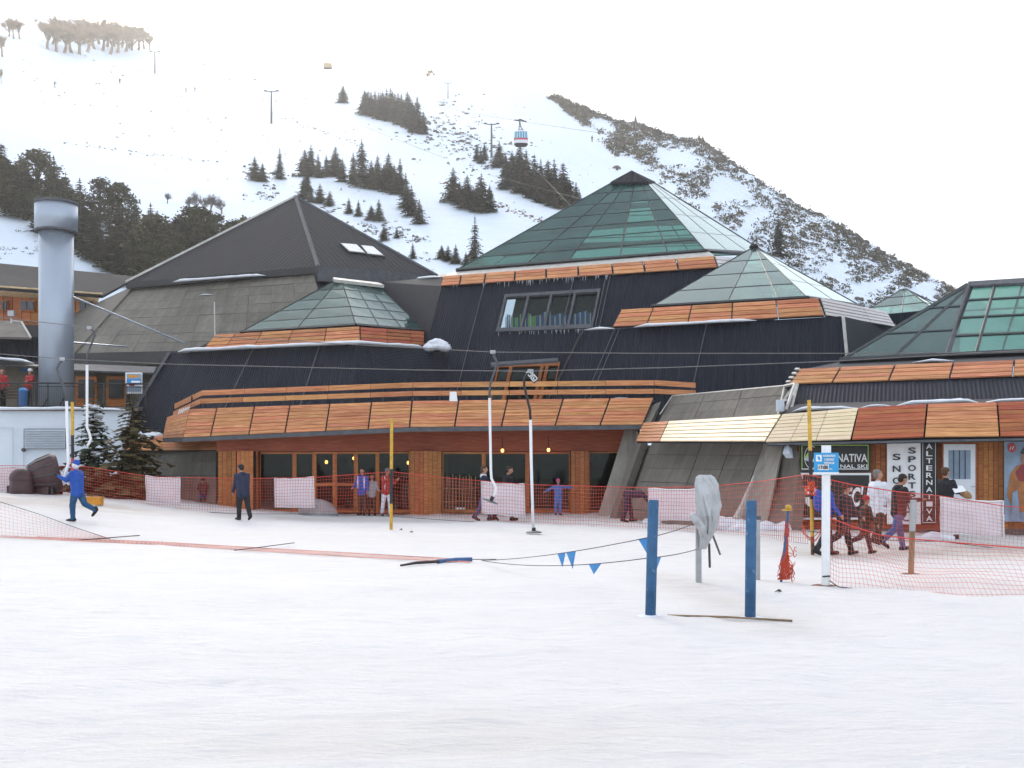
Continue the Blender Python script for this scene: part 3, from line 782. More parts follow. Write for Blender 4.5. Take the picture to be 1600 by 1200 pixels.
for k in range(9): m.ball(P(668+k*3.4, 543-8*math.sin(k/8*3.0), 46.6), (.26, .26, .17), 8, 6, None, 0, .16, rn)
for k in range(8): m.ball(P(670+k*3.6, 543.5-2.5*math.sin(k/7*3.0), 46.6), (.3, .28, .18), 8, 6, None, 0, .16, rn)
m.build('snow', 'snow_cap', lw_, smooth=True)
pA, pA2 = P(524, 438, 49.5), P(534, 439, 49.7)
gL, gC, gR, gB = P(376, 519, 47.8), P(556, 508, 45.0), P(664, 517, 48.6), P(520, 517, 53)
dk = lambda i, j: 'glass_tinted'
glazed(lw_, pA, pA2, gC, gL, [0, .5, 1], 5, lambda i, j: 'glass_tinted' if j > 1 else 'glass_roof')
glazed(lw_, pA2, P(592, 447, 50.4), gR, gC, [0, .33, .66, 1], 5, dk)
glazed(lw_, P(592, 447, 50.4), pA, gB, gR, [0, .5, 1], 3, dk)
glazed(lw_, P(540, 440, 50), pA, gL, gB, [0, .5, 1], 3, dk)
MB().slab(P(520, 437, 50.2), P(590, 445, 51), P(600, 449, 50.2), P(522, 440, 49.3), .15, .12).build('ridge_cap', 'pale_trim', lw_)
trim(lw_, [gL, gC], .09, 'dark_trim', 'sill'); trim(lw_, [gC, gR], .09, 'dark_trim', 'sill')

# ---- wing with the big glass pyramid
bw = root('main_wing', P(850, 640, 46), 'tall black clad wing with the largest glass pyramid and a wide window', 'building')
tl, tr = P(690, 447, fac(48.3, 690)), P(1122, 418, fac(48.3, 1122))
bl, br = P(640, 640, fac(44.2, 640)), P(1085, 640, fac(44.2, 1085))
wq = Q(tl, tr, br, bl)
def uvq(q, u, v):
    a, b = .5, .5
    for _ in range(40):
        p = q.pt(a, b); pu, pv = 800+p.x*F/p.y, row_of(p)
        p1 = q.pt(a+.01, b); p2 = q.pt(a, b+.01)
        du = ((800+p1.x*F/p1.y-pu)/.01, (row_of(p1)-pv)/.01); dv = ((800+p2.x*F/p2.y-pu)/.01, (row_of(p2)-pv)/.01)
        det = du[0]*dv[1]-dv[0]*du[1]; eu, ev = u-pu, v-pv
        a += (eu*dv[1]-dv[0]*ev)/det; b += (du[0]*ev-eu*du[1])/det
    return a, b
c0 = uvq(wq, 784, 491)[0]; c1 = uvq(wq, 931, 482)[0]; r0 = uvq(wq, 862, 459)[1]; r1 = uvq(wq, 852, 514)[1]
d0 = uvq(wq, 770, 600)[0]; d1 = uvq(wq, 868, 600)[0]; e0 = uvq(wq, 820, 565)[1]
m = MB()
m.slab(*wq.sub(0, 1, 0, r0), .15); m.slab(*wq.sub(0, c0, r0, r1), .15); m.slab(*wq.sub(c1, 1, r0, r1), .15)
m.slab(*wq.sub(0, 1, r1, e0), .15); m.slab(*wq.sub(0, d0, e0, 1), .15); m.slab(*wq.sub(d1, 1, e0, 1), .15)
m.build('wall', 'black_cladding', bw)
for a in (.17, .505, .62, .635): trim(bw, [wq.pt(a, 0)+Vector((0, -.1, .04)), wq.pt(a-.005, r1 if .3 < a < .6 else 1)+Vector((0, -.1, .04))], .022, 'grey_trim', 'seam')
win = MB()
for a in [c0+(c1-c0)*k/4 for k in range(5)]: win.slab(*wq.sub(a-.004, a+.004, r0, r1), .18, .06)
win.slab(*wq.sub(c0-.004, c1+.004, r0-.012, r0+.012), .2, .07); win.slab(*wq.sub(c0-.004, c1+.004, r1-.014, r1+.016), .25, .10)
wo_ = win.build('window', 'grey_trim', bw)
for k in range(4): MB().slab(*wq.sub(c0+(c1-c0)*k/4, c0+(c1-c0)*(k+1)/4, r0, r1), .02, -.06).build('pane', 'glass_window', wo_)
# the room behind the window: boards lined up along the sill
room = Vector((.36, .93, 0))*2.2
qb = Q(*[p+room for p in wq.sub(c0-.03, c1+.03, r0-.15, r1+.05)])
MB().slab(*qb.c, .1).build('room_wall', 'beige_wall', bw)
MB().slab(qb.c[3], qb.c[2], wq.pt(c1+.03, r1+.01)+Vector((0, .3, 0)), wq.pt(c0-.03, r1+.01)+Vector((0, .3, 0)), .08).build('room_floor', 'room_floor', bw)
for k in range(52):
    a = lerp(c0+.02, c1-.012, k/51); p = wq.pt(a, r1-.02)+Vector((.1, .55, 0)); hgt = .62+rnd.uniform(-.12, .12)
    MB().slab(*[p+Vector(x) for x in ((-.03, 0, hgt), (.025, 0, hgt+.03), (.035, 0, 0), (-.03, 0, 0))], .03).build('ski', 'green_ski' if k in (4, 6, 7, 9, 14, 16, 17, 18) else ('blue_ski' if k % 3 else 'white_ski'), wo_)
# terrace doors
dq = wq.sub(d0, d1, e0, 1)
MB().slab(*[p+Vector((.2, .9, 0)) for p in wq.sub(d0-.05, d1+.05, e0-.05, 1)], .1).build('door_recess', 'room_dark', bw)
fr = MB()
for k in (0, .22, .72, .8, 1.): fr.slab(*wq.sub(lerp(d0, d1, k)-.006, lerp(d0, d1, k)+.006, e0, 1), .12, -.05)
fr.slab(*wq.sub(d0, d1, e0, e0+.03), .12, -.05)
do_ = fr.build('terrace_door', 'frame_wood', bw)
MB().slab(*wq.sub(d0, d1, e0+.02, 1), .02, -.12).build('pane', 'glass_window', do_)
MB().slab(P(767, 566, fac(44.9, 767)), P(872, 559, fac(44.9, 872)), P(872, 563, fac(44.0, 872)), P(767, 570, fac(44.0, 767)), .1).build('door_canopy', 'grey_trim', bw)
# left flank, right flank, back
fl_ = P(598, 441, 55)
clad(bw, fl_, tl, bl, P(575, 640, 51)); clad(bw, tr, P(1200, 425, 50), P(1230, 640, 48), br)
MB().slab(fl_, P(690, 432, 50.2), tl, fl_+Vector((.1, -.3, -.4)), .2).build('parapet', 'dark_trim', bw)
snow_strip([P(648, 437, 52.5), P(688, 432.5, 50.2)], .2, .12, 'snow', None, 15, bw)
MB().slab(P(640, 428, 62), P(1200, 415, 58), P(1122, 404, fac(48.8, 1122)), P(690, 436, fac(48.8, 690)), .2, -.1).build('flat_roof', 'dark_trim', bw)
planked(bw, Q(P(692, 432, fac(48.6, 692)), P(1116, 400, fac(48.6, 1116)), P(1122, 418, fac(48.1, 1122)), P(688, 447, fac(48.1, 688))), interp_cuts([724, 765, 814, 864, 914, 966, 1013, 1061], 692, 1116), 3, 'cedar', 'fascia_panel', .14)
planked(bw, Q(P(1117, 400, fac(48.6, 1116)), P(1160, 404, 48.5), P(1172, 424, 48.2), P(1123, 418, fac(48.1, 1122))), [0, 1], 3, 'slat_glint', 'fascia_panel', .14)
MB().slab(P(708, 424, fac(49.4, 700)), P(1108, 393, fac(49.4, 1108)), P(1117, 400, fac(48.6, 1117)), P(692, 432, fac(48.6, 692)), .06).build('flashing', 'pale_trim', bw)
ap = [P(960, 283, 52.6), P(1008, 283, 52.2), P(1018, 283, 53.6), P(972, 283, 54)]
g0, g1, g2, g3 = P(713, 422, fac(49.4, 713)), P(1103, 392, fac(49.4, 1103)), P(1200, 397, 55.5), P(860, 405, 61)
def pick_big(i, j):
    clear = {(3, 2), (3, 3), (3, 4), (3, 5), (3, 6), (2, 6), (2, 5), (4, 5), (4, 6), (0, 6), (4, 4), (2, 4)}
    return 'glass_clear' if (i, j) in clear else 'glass_tinted'
glazed(bw, ap[0], ap[1], g1, g0, [0, .295, .47, .675, .86, 1], 7, pick_big, .032)
glazed(bw, ap[1], ap[2], g2, g1, [0, .33, .66, 1], 4, lambda i, j: 'glass_tinted', .014)
glazed(bw, ap[2], ap[3], g3, g2, [0, .33, .66, 1], 7, lambda i, j: 'glass_clear', .04)
glazed(bw, ap[3], ap[0], g0, g3, [0, .33, .66, 1], 7, lambda i, j: 'glass_clear' if j > 3 else 'glass_tinted', .03)
cap = MB(); tip = P(987, 266, 53.1); cc = [P(954, 284, 52.2), P(1013, 284, 51.8), P(1024, 284, 53.9), P(967, 284, 54.4)]
for k in range(4): cap.tri(cc[k], cc[(k+1) % 4], tip)
for k in range(4): cap.quad(cc[k], cc[k]+Vector((0, 0, -.14)), cc[(k+1) % 4]+Vector((0, 0, -.14)), cc[(k+1) % 4])
cap.quad(*[c+Vector((0, 0, -.14)) for c in reversed(cc)])
cap.build('pyramid_cap', 'grey_roof', bw)
trim(bw, [g0, g1], .10, 'dark_trim', 'sill'); trim(bw, [g1, g2], .10, 'dark_trim', 'sill')
# timber beams inside the pyramid
for k in range(1, 4):
    f = k/4
    MB().tube([lerp(ap[0], g0, f)+Vector((.3, .4, -.3)), lerp(ap[1], g1, f)+Vector((-.3, .4, -.3)), lerp(ap[2], g2, f)+Vector((-.3, -.4, -.3)), lerp(ap[3], g3, f)+Vector((.3, -.4, -.3)), lerp(ap[0], g0, f)+Vector((.3, .4, -.3))], .12, 4).build('beam', 'mullion_metal', bw)

# icicles under the long fascia and under the window
def icicles(rt, pts, n, lo, hi, seed, name='icicles'):
    rn = random.Random(seed); m = MB()
    for k in range(n):
        a = rn.random()*(len(pts)-1); i = int(a); p = lerp(pts[i], pts[i+1], a-i); L = rn.uniform(lo, hi)
        m.tube([p+Vector((0, 0, .02)), p-Vector((0, 0, L*.5)), p-Vector((0, -.02, L))], [.012, .009, .003], 5)
    o = m.build(name, 'louver', rt); o['kind'] = 'stuff'; return o
icicles(bw, [P(700, 447, fac(47.9, 700)), P(960, 429, fac(47.9, 960))], 46, .06, .24, 2)
icicles(bw, [wq.pt(c0, r1+.015)+Vector((0, -.14, -.02)), wq.pt(c1, r1+.015)+Vector((0, -.14, -.02))], 30, .05, .18, 3)

# ---- wing with the middle glass pyramid
mw = root('middle_wing', P(1130, 640, 39), 'black clad wing with the mid sized glass pyramid right of the terrace', 'building')
tl, tr = P(910, 517, fac(42.6, 910)), P(1316, 494, fac(42.6, 1316))
bl, br = P(845, 648, fac(40.6, 845)), P(1330, 640, fac(40.6, 1330))
clad(mw, tl, tr, br, bl); sq = Q(tl, tr, br, bl)
clad(mw, P(915, 520, 47), tl, bl, P(880, 640, 46))
tr2, br2 = P(1400, 513, 42.6), P(1420, 640, 41.5)
clad(mw, tr, tr2, br2, br); trim(mw, [tr+Vector((0, -.1, 0)), br+Vector((0, -.1, 0))], .06, 'pale_trim')
trim(mw, [tl+Vector((0, -.1, 0)), bl+Vector((0, -.1, 0))], .05, 'dark_trim')
for a in (.135, .155, .5): trim(mw, [sq.pt(a, 0)+Vector((0, -.09, .03)), sq.pt(a-.002, 1)+Vector((0, -.09, .03))], .02, 'grey_trim', 'seam')
MB().slab(P(960, 500, 49), P(1400, 498, 48), tr2, tl, .15, -.05).build('flat_roof', 'dark_trim', mw)
planked(mw, Q(P(971, 484, fac(43.0, 971)), P(1279, 466, fac(43.0, 1279)), P(1288, 493, fac(42.45, 1288)), P(957, 511, fac(42.45, 957))), interp_cuts([1024, 1086, 1150, 1216], 971, 1279), 4, 'cedar', 'fascia_panel', .16)
planked(mw, Q(P(1282, 466, fac(43.0, 1282)), P(1384, 487, 42.0), P(1399, 511, 41.6), P(1291, 493, fac(42.45, 1291))), interp_cuts([1345], 1282, 1384), 5, 'slat_glint', 'fascia_panel', .2)
snow_strip([P(990, 511, fac(42.3, 990)), P(1080, 506, fac(42.3, 1080)), P(1182, 500.5, fac(42.3, 1182))], .3, .12, 'snow', None, 6, mw)
snow_strip([P(913, 515, fac(42.3, 913)), P(960, 513, fac(42.3, 960))], .3, .13, 'snow', None, 7, mw)
a0, a1 = P(1174, 388, 46), P(1182, 388, 46)
g0, g1, g2, g3 = P(1017, 479, fac(43.5, 1017)), P(1262, 465, fac(43.5, 1262)), P(1345, 478, 45.8), P(1120, 478, 51.5)
clr = {(1, 1), (1, 2), (1, 3), (2, 3), (1, 0)}
glazed(mw, a0, a1, g1, g0, [0, .5, .82, 1], 4, lambda i, j: 'glass_clear' if (i, j) in clr else 'glass_tinted')
glazed(mw, a1, a1+Vector((.2, .3, 0)), g2, g1, [0, .5, 1], 3, lambda i, j: 'glass_tinted', .012)
glazed(mw, a1+Vector((.2, .3, 0)), a0+Vector((0, .3, 0)), g3, g2, [0, .5, 1], 4, lambda i, j: 'glass_clear')
glazed(mw, a0+Vector((0, .3, 0)), a0, g0, g3, [0, .5, 1], 4, lambda i, j: 'glass_clear')
trim(mw, [g0, g1], .08, 'dark_trim', 'sill'); trim(mw, [g1, g2], .08, 'dark_trim', 'sill')
MB().ball(P(1178, 386, 46.1), (.22, .22, .15), 6, 4).build('pyramid_cap', 'grey_roof', mw)

# ---- far small pyramid behind the shops
fw = root('far_pyramid', P(1412, 560, 47), 'small glass pyramid peeping out between the mid sized and right hand ones', 'building')
a0, a1 = P(1411, 451, 48.6), P(1416, 451, 48.6); g0, g1, g2, g3 = P(1335, 496, 47), P(1460, 484, 45), P(1500, 492, 49), P(1390, 492, 52)
glazed(fw, a0, a1, g1, g0, [0, .6, 1], 3, lambda i, j: 'glass_clear' if i == 1 or j == 2 else 'glass_tinted')
glazed(fw, a1, a1+Vector((.1, .2, 0)), g2, g1, [0, .5, 1], 3, dk); glazed(fw, a1+Vector((.1, .2, 0)), a0, g3, g2, [0, .5, 1], 3, lambda i, j: 'glass_clear'); glazed(fw, a0, a0+Vector((.1, .1, 0)), g0, g3, [0, .5, 1], 3, lambda i, j: 'glass_clear')
clad(fw, g0, g1, g1+Vector((0, 0, -4)), g0+Vector((0, 0, -4))); clad(fw, g1, g2, g2+Vector((0, 0, -4)), g1+Vector((0, 0, -4)))
snow_strip([P(1409, 451, 48.5), P(1417, 450, 48.5)], .2, .12, 'snow', None, 8, fw)
# ---- terrace and entrance block
tb = root('terrace_block', P(640, 803, 40), 'low entrance front with wooden terrace parapet, railing and glazed doors', 'building')
# parapet panels: end, left face, right face (feet stand out further than heads)
fE = Q(P(262, 652, 42.6), P(297, 639.5, 40.4), P(286, 684, 39.7), P(255, 685, 42.0))
fL = Q(P(297, 639.5, 40.4), P(644, 627, 38.7), P(640, 668, 38.0), P(286, 684, 39.7))
fR = Q(P(644, 627, 38.7), P(1022, 622, 38.7), P(1004, 664, 38.0), P(640, 668, 38.0))
planked(tb, fE, [0, 1], 8, 'cedar', 'parapet_panel', .11)
planked(tb, fL, interp_cuts([341, 401, 457, 519, 583], 297, 644), 8, 'cedar', 'parapet_panel', .11)
planked(tb, fR, interp_cuts([717, 793, 880, 953], 644, 1022), 8, 'cedar', 'parapet_panel', .11)
dz = Vector((0, 0, -.16))
for q in (fE, fL, fR):
    MB().slab(q.c[3]+Vector((0, -.06, 0)), q.c[2]+Vector((0, -.06, 0)), q.c[2]+Vector((0, -.06, 0))+dz, q.c[3]+Vector((0, -.06, 0))+dz, .12).build('gutter', 'grey_trim', tb)
inn = Vector((.2, 5.5, 0))
MB().slab(fL.c[0]+inn, P(1060, 622, 44), P(1022, 625, 38.75), P(644, 630, 38.75), .15).build('terrace_floor', 'concrete', tb)
MB().slab(P(300, 640, 47), P(644, 630, 44), P(644, 630, 38.75), P(297, 642, 40.5), .15).build('terrace_floor', 'concrete', tb)
MB().slab(P(250, 676, 47), P(1010, 666, 42.5), P(1004, 667, 38.0), P(640, 671, 38.05), .10).build('soffit', 'frame_wood', tb)
MB().slab(P(250, 678, 46), P(640, 670, 42.5), P(640, 671, 38.05), P(286, 687, 39.75), .10).build('soffit', 'frame_wood', tb)
# railing of two boards on posts
def rail(pts, hgt, nm):
    for (u0, v0, Y0), (u1, v1, Y1) in zip(pts, pts[1:]):
        n = max(1, round(abs(u1-u0)/70))
        for k in range(n):
            a, b = k/n, (k+1)/n
            MB().slab(P(lerp(u0, u1, a)+.4, lerp(v0, v1, a), lerp(Y0, Y1, a)), P(lerp(u0, u1, b)-.4, lerp(v0, v1, b), lerp(Y0, Y1, b)),
                      P(lerp(u0, u1, b)-.4, lerp(v0, v1, b)+hgt, lerp(Y0, Y1, b)), P(lerp(u0, u1, a)+.4, lerp(v0, v1, a)+hgt, lerp(Y0, Y1, a)), .045).build('rail_board', 'pale_rail', tb)
rail([(272, 637-6, 42.7), (316, 610, 40.4), (645, 597.5, 38.8), (1022, 594, 38.6), (1087, 598, 37.7)], 8, 'a')
rail([(270, 643, 42.7), (313, 623, 40.4), (645, 611, 38.8), (1022, 607.5, 38.6), (1087, 610, 37.7)], 7.5, 'b')
pp = [(300, 618, 643, 41.1)]+[(lerp(316, 645, k/7), lerp(610, 597.5, k/7), lerp(642, 630, k/7), lerp(40.5, 38.9, k/7)) for k in range(8)]+[(lerp(645, 1022, k/9), lerp(597.5, 594, k/9), 630, 38.9) for k in range(1, 10)]+[(1086, 598, 622, 37.75)]
for (u, v0, v1, Y) in pp: MB().box(lerp(P(u, v0+1, Y+.05), P(u, v1, Y+.05), .5), (.06, .06, (v1-v0-1)*Y/F)).build('rail_post', 'dark_trim', tb)
# small white slats by the rail end and an odd sheet against the railing
for k in range(6): MB().slab(*[P(278+k*3+a, v, 41.0-k*.05) for a, v in ((2, 640-k), (3.4, 640-k), (1.4, 647-k), (0, 647-k))], .02).build('white_slat', 'white_board', tb)
MB().slab(P(703, 612, 38.6), P(713, 612, 38.6), P(715, 627, 38.6), P(702, 627, 38.6), .02).build('paper_sheet', 'white_board', tb)
snow_strip([P(955, 623, 38.9), P(985, 622, 38.9)], .2, .1, 'snow', None, 21, tb)

# entrance front: lintel, piers, frames, glass, and the room behind
YW = 40.2
def wq_(u0, u1, v0, v1, Y=YW): return (P(u0, v0, Y), P(u1, v0, Y), P(u1, v1, Y), P(u0, v1, Y))
VB = 804
MB().slab(*wq_(338, 985, 672, 705), .25).build('lintel', 'cedar_red', tb)
for (u0, u1, Y, mt, nm) in [(341, 369, 40.1, 'frame_wood', 'pier'), (370, 396, 39.4, 'frame_wood', 'column'), (396, 404, 40.0, 'frame_wood', 'pier'), (641, 690, 39.8, 'frame_wood', 'pier'), (892, 920, 39.7, 'frame_wood', 'pier')]:
    bk = MB().slab(*wq_(u0, u1, 705, VB, Y), .35).build(nm, 'dark_trim', tb)
    n = max(2, round((u1-u0)/7))
    for k in range(n): MB().slab(*wq_(lerp(u0, u1, (k+.04)/n), lerp(u0, u1, (k+.96)/n), 705, VB, Y), .04, .03).build('plank', mt, bk)
def glazing(u0, u1, v0=706, v1=VB-3, bars=(), nm='window', fw_=3.2, Y=YW, transom=None):
    m = MB(); t_ = .12
    m.slab(*wq_(u0, u1, v0, v0+fw_, Y), t_); m.slab(*wq_(u0, u1, v1-fw_*1.6, v1, Y), t_)
    m.slab(*wq_(u0, u0+fw_, v0+fw_, v1-fw_*1.6, Y), t_); m.slab(*wq_(u1-fw_, u1, v0+fw_, v1-fw_*1.6, Y), t_)
    if transom: m.slab(*wq_(u0+fw_, u1-fw_, transom-2.2, transom+2.2, Y), t_)
    o = m.build(nm, 'frame_wood', tb)
    if transom:
        MB().slab(*wq_(u0+fw_, u1-fw_, v0+fw_, transom-2.2, Y), .02, -.05).build('pane', 'glass_window', o)
        MB().slab(*wq_(u0+fw_, u1-fw_, transom+2.2, v1-fw_*1.6, Y), .02, -.05).build('pane', 'glass_window', o)
    else: MB().slab(*wq_(u0+fw_, u1-fw_, v0+fw_, v1-fw_*1.6, Y), .02, -.05).build('pane', 'glass_window', o)
    return o
glazing(404, 460); glazing(460, 491, nm='door', transom=757); glazing(491, 523, nm='door', transom=757); glazing(523, 556, nm='door', transom=757)
glazing(556, 590); glazing(590, 641, fw_=2.5); glazing(690, 756); glazing(756, 824); glazing(824, 892); glazing(920, 985, fw_=2)
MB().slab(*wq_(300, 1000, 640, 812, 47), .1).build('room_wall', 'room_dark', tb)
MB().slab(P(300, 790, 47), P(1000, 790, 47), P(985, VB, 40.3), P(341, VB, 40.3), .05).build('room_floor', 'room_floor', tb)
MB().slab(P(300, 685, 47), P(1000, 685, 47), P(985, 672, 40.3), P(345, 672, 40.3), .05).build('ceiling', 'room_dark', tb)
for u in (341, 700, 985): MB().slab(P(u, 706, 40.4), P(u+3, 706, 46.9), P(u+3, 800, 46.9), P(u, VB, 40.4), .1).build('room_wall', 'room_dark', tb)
MB().slab(P(341, 800, 40.6), P(990, 800, 40.6), P(990, 812, 40.), P(341, 812, 40.), .2).build('threshold', 'concrete_dark', tb)
for (u, v, Y) in [(785, 704, 39.6), (857, 703, 39.6), (510, 722, 43.), (553, 716, 44.5), (638, 723, 43.5)]:
    L = root('lantern', P(u, v+3, Y), {785: 'small glowing lantern above the window with two walkers', 857: 'glowing lantern left of the pier by the child with arms out', 510: 'small orange lamp behind the left entrance door', 553: 'orange lamp seen through the right entrance door', 638: 'orange lamp behind the glass beside the wide wooden pier'}[u], 'lamp')
    c = P(u, v, Y); s_ = Y/F*2.4
    MB().ball(c, (s_*1.0, s_*1.0, s_*1.25), 8, 6).build('bulb_glass', 'lamp_glow', L)
    MB().tube([c+Vector((0, 0, s_*1.1)), c+Vector((0, 0, s_*1.6)), c+Vector((0, 0, s_*2.2))], [s_*1.3, s_*.7, s_*.1], 8).build('lamp_cap', 'black_plastic', L)
    MB().tube([c+Vector((0, 0, s_*2)), c+Vector((0, 0, (v-(690 if Y < 40 else 700))*Y/F+.2))], .015, 4).build('stem', 'black_plastic', L)

# sloping concrete flanks
fk = root('left_flank', P(290, 803, 42), 'sloping grey concrete wall with a slatted ledge left of the entrance', 'wall')
q = Q(P(262, 703, 43.2), P(341, 700, 41.), P(341, 806, 40.2), P(242, 806, 41.8))
MB().slab(*q.c, .3, -.18).build('wall', 'concrete_dark', fk)
for r in range(5):
    for c in range(2): MB().slab(*q.sub(c/2+.004, (c+1)/2-.004, r/5+.002, (r+1)/5-.002), .17, rnd.uniform(0, .01)).build('wall_slab', 'concrete', fk)
q2 = Q(P(172, 703, 46), P(262, 703, 43.2), P(242, 806, 41.8), P(150, 806, 45))
MB().slab(*q2.c, .3).build('wall', 'concrete', fk)
planked(fk, Q(P(182, 681, 45.4), P(262, 681, 43.4), P(252, 704, 42.9), P(163, 704, 45.0)), [0, .93, 1], 5, 'cedar', 'ledge_panel', .16)
planked(fk, Q(P(262, 681, 43.4), P(345, 681, 41.2), P(338, 703, 40.9), P(252, 704, 42.9)), [0, .7, 1], 5, 'cedar', 'ledge_panel', .12)
m = MB(); rn = random.Random(3)
for k in range(7): m.ball(P(188+k*9, 681-3*math.sin(k), 45.3-k*.22), (.38, .3, .16+.1*math.sin(k*1.7)**2), 8, 6, None, 0, .1, rn)
m.build('snow', 'snow_cap', fk, smooth=True)

rk = root('right_flank', P(1080, 815, 33), 'broad sloping concrete wall with glare coloured wooden fascia between entrance and shops', 'wall')
MB().slab(P(976, 672, 39.), P(996, 672, 38.9), P(964, 812, 37.9), P(932, 812, 38.1), .5).build('raking_beam', 'concrete_light', rk)
q = Q(P(998, 690, 38.2), P(1195, 689, 32.2), P(1143, 832, 30.4), P(955, 815, 37.2))
MB().slab(*q.c, .4, -.3).build('wall', 'concrete', rk)
for r in range(6):
    for c in range(4):
        if c == 0: continue
        MB().slab(*q.sub(.1+.9*c/4+.003-.2*(c == 1), .1+.9*(c+1)/4-.003, r/6+.002, (r+1)/6-.002), .26, rnd.uniform(0, .012)).build('wall_slab', 'concrete', rk)
MB().slab(*q.sub(.0, .055, 0, 1), .3, .12).build('rib', 'concrete', rk)
q3 = Q(P(1196, 689, 32.1), P(1252, 689, 30.3), P(1234, 836, 29.2), P(1146, 833, 30.3))
MB().slab(*q3.c, .4, -.02).build('wall', 'concrete', rk)
MB().slab(*q3.sub(0, .55, 0, 1), .06, .03).build('wall_slab', 'concrete_light', rk)
q4 = Q(P(1050, 619, 38.3), P(1226, 603, 32.2), P(1216, 648, 31.0), P(1028, 662, 37.4))
MB().slab(*q4.c, .3, -.25).build('wall', 'concrete', rk)
for r in range(3):
    for c in range(3): MB().slab(*q4.sub(c/3+.003, (c+1)/3-.003, r/3+.004, (r+1)/3-.004), .22, rnd.uniform(0, .01)).build('wall_slab', 'concrete', rk)
trim(rk, [q4.c[0], q4.c[1], q4.c[2]], .035, 'pale_trim'); trim(rk, [q4.c[0], P(1031, 647, 37.5)], .03, 'pale_trim')
MB().slab(P(1022, 622, 39), P(1036, 621, 38.8), P(1016, 661, 37.9), P(1003, 663, 38.2), .3).build('wall', 'concrete', rk)
MB().slab(P(1030, 621, 39.2), P(1052, 620, 38.6), P(1034, 660, 37.9), P(1014, 662, 38.3), .2).build('recess', 'dark_trim', rk)
fp = planked(rk, Q(P(1006, 661, 36.9), P(1222, 648, 30.6), P(1196, 690, 30.0), P(994, 690, 36.2)), interp_cuts([1052], 1006, 1222), 6, 'cedar', 'fascia_panel', .18)
for g in fp[-1].children: g.data.materials[0] = MAT['cedar_glare']  # glare on the end panel coloured in by swapping its planks' wood
trim(rk, [P(1226, 603, 32.2), P(1242, 600, 31.2), P(1228, 640, 30.6)], .05, 'pale_trim', 'brace'); trim(rk, [P(1240, 604, 31.4), P(1222, 628, 31)], .05, 'pale_trim', 'brace'); trim(rk, [P(1216, 632, 31.), P(1230, 626, 30.9)], .08, 'galvanised', 'pipe')
MB().box(P(1219, 634, 30.8), (.2, .2, .35)).build('pipe_box', 'louver', rk)
# pieces of an old slatted strip and pipe leaning on the slab
MB().tube([P(1178, 745, 31.1), P(1160, 790, 30.5), P(1150, 812, 30.2)], [.05, .09, .12], 6).build('gutter_pipe', 'pale_trim', rk)
MB().slab(P(1231, 700, 29.5), P(1236, 700, 29.4), P(1238, 714, 29.2), P(1227, 714, 29.3), .2, .15).build('wall_lamp', 'louver', rk)

# ---- shops with the right-hand glass pyramid
sh = root('shop_wing', P(1430, 838, 29), 'shop front under glare coloured and red wood fascia with the big right hand glass pyramid', 'building')
def S(u, v, c): return P(u, v, fac(c, u))
planked(sh, Q(S(1223, 648, 33.2), S(1341, 638, 33.2), S(1329, 687, 32.2), S(1196, 691, 32.2)), interp_cuts([1258, 1294], 1223, 1341), 8, 'cedar_glare', 'fascia_panel', .16, label='fascia panel with glare in its wood colour')
planked(sh, Q(S(1342, 638, 33.2), S(1448, 632, 33.2), S(1443, 683, 32.2), S(1331, 687, 32.2)), [0, 1], 8, 'cedar_red', 'fascia_panel', .10)
planked(sh, Q(S(1450, 632, 33.2), S(1557, 629, 33.2), S(1561, 682, 32.2), S(1445, 683, 32.2)), [0, 1], 8, 'cedar', 'fascia_panel', .10)
planked(sh, Q(S(1559, 629, 33.2), S(1665, 626, 33.2), S(1675, 681, 32.2), S(1563, 682, 32.2)), [0, 1], 8, 'cedar_red', 'fascia_panel', .10)
MB().slab(S(1225, 647, 33.3), S(1665, 626, 33.3), S(1675, 681, 32.35), S(1198, 691, 32.35), .05, -.1).build('fascia_backing', 'dark_trim', sh)
MB().slab(S(1198, 691, 32.3), S(1680, 681, 32.3), S(1680, 684.5, 32.3), S(1198, 694, 32.3), .2).build('gutter', 'grey_trim', sh)
MB().slab(S(1205, 686, 35.5), S(1690, 676, 35.5), S(1680, 683, 32.2), S(1198, 692.5, 32.2), .06).build('soffit', 'grey_trim', sh)
MB().slab(S(1240, 630, 35.5), S(1690, 618, 35.5), S(1665, 627, 33.2), S(1223, 649, 33.2), .1).build('lower_roof', 'dark_trim', sh)
for i, pts in enumerate([[(1236, 643), (1262, 641), (1300, 640), (1345, 637)], [(1335, 638), (1372, 636), (1400, 634)], [(1395, 635), (1440, 632), (1500, 629), (1535, 630)], [(1525, 630), (1580, 628), (1660, 625)]]):
    snow_strip([S(u, v+1, 33.9) for u, v in pts], .9, (.15, .11, .17, .14)[i], 'snow', None, 30+i, sh)
clad(sh, S(1246, 600, 36.6), S(1690, 585, 36.6), S(1690, 630, 34.6), S(1236, 648, 34.6))
trim(sh, [S(1246, 600, 36.4), S(1234, 646, 34.4)], .05, 'pale_trim')
planked(sh, Q(S(1250, 577, 37.3), S(1690, 559, 37.3), S(1692, 584, 36.5), S(1234, 600.5, 36.5)), interp_cuts([1319, 1408, 1500, 1592], 1250, 1690), 4, 'cedar', 'fascia_panel', .15)
for k in range(4): MB().tube([S(1250-k*4.5, 577+k*6.5, 37.2-k*.2)+Vector((-.02, 0, 0)), S(1243-k*4.5, 577+k*6.5, 37.6-k*.2)], .05, 4).build('plank_end', 'pale_trim', sh)
MB().slab(S(1310, 566, 38.4), S(1690, 550, 38.4), S(1690, 560, 37.3), S(1252, 578, 37.3), .15).build('flat_roof', 'dark_trim', sh)
clad(sh, P(1330, 560, 40), S(1250, 578, 37.4), S(1236, 648, 34.8), P(1300, 640, 40))
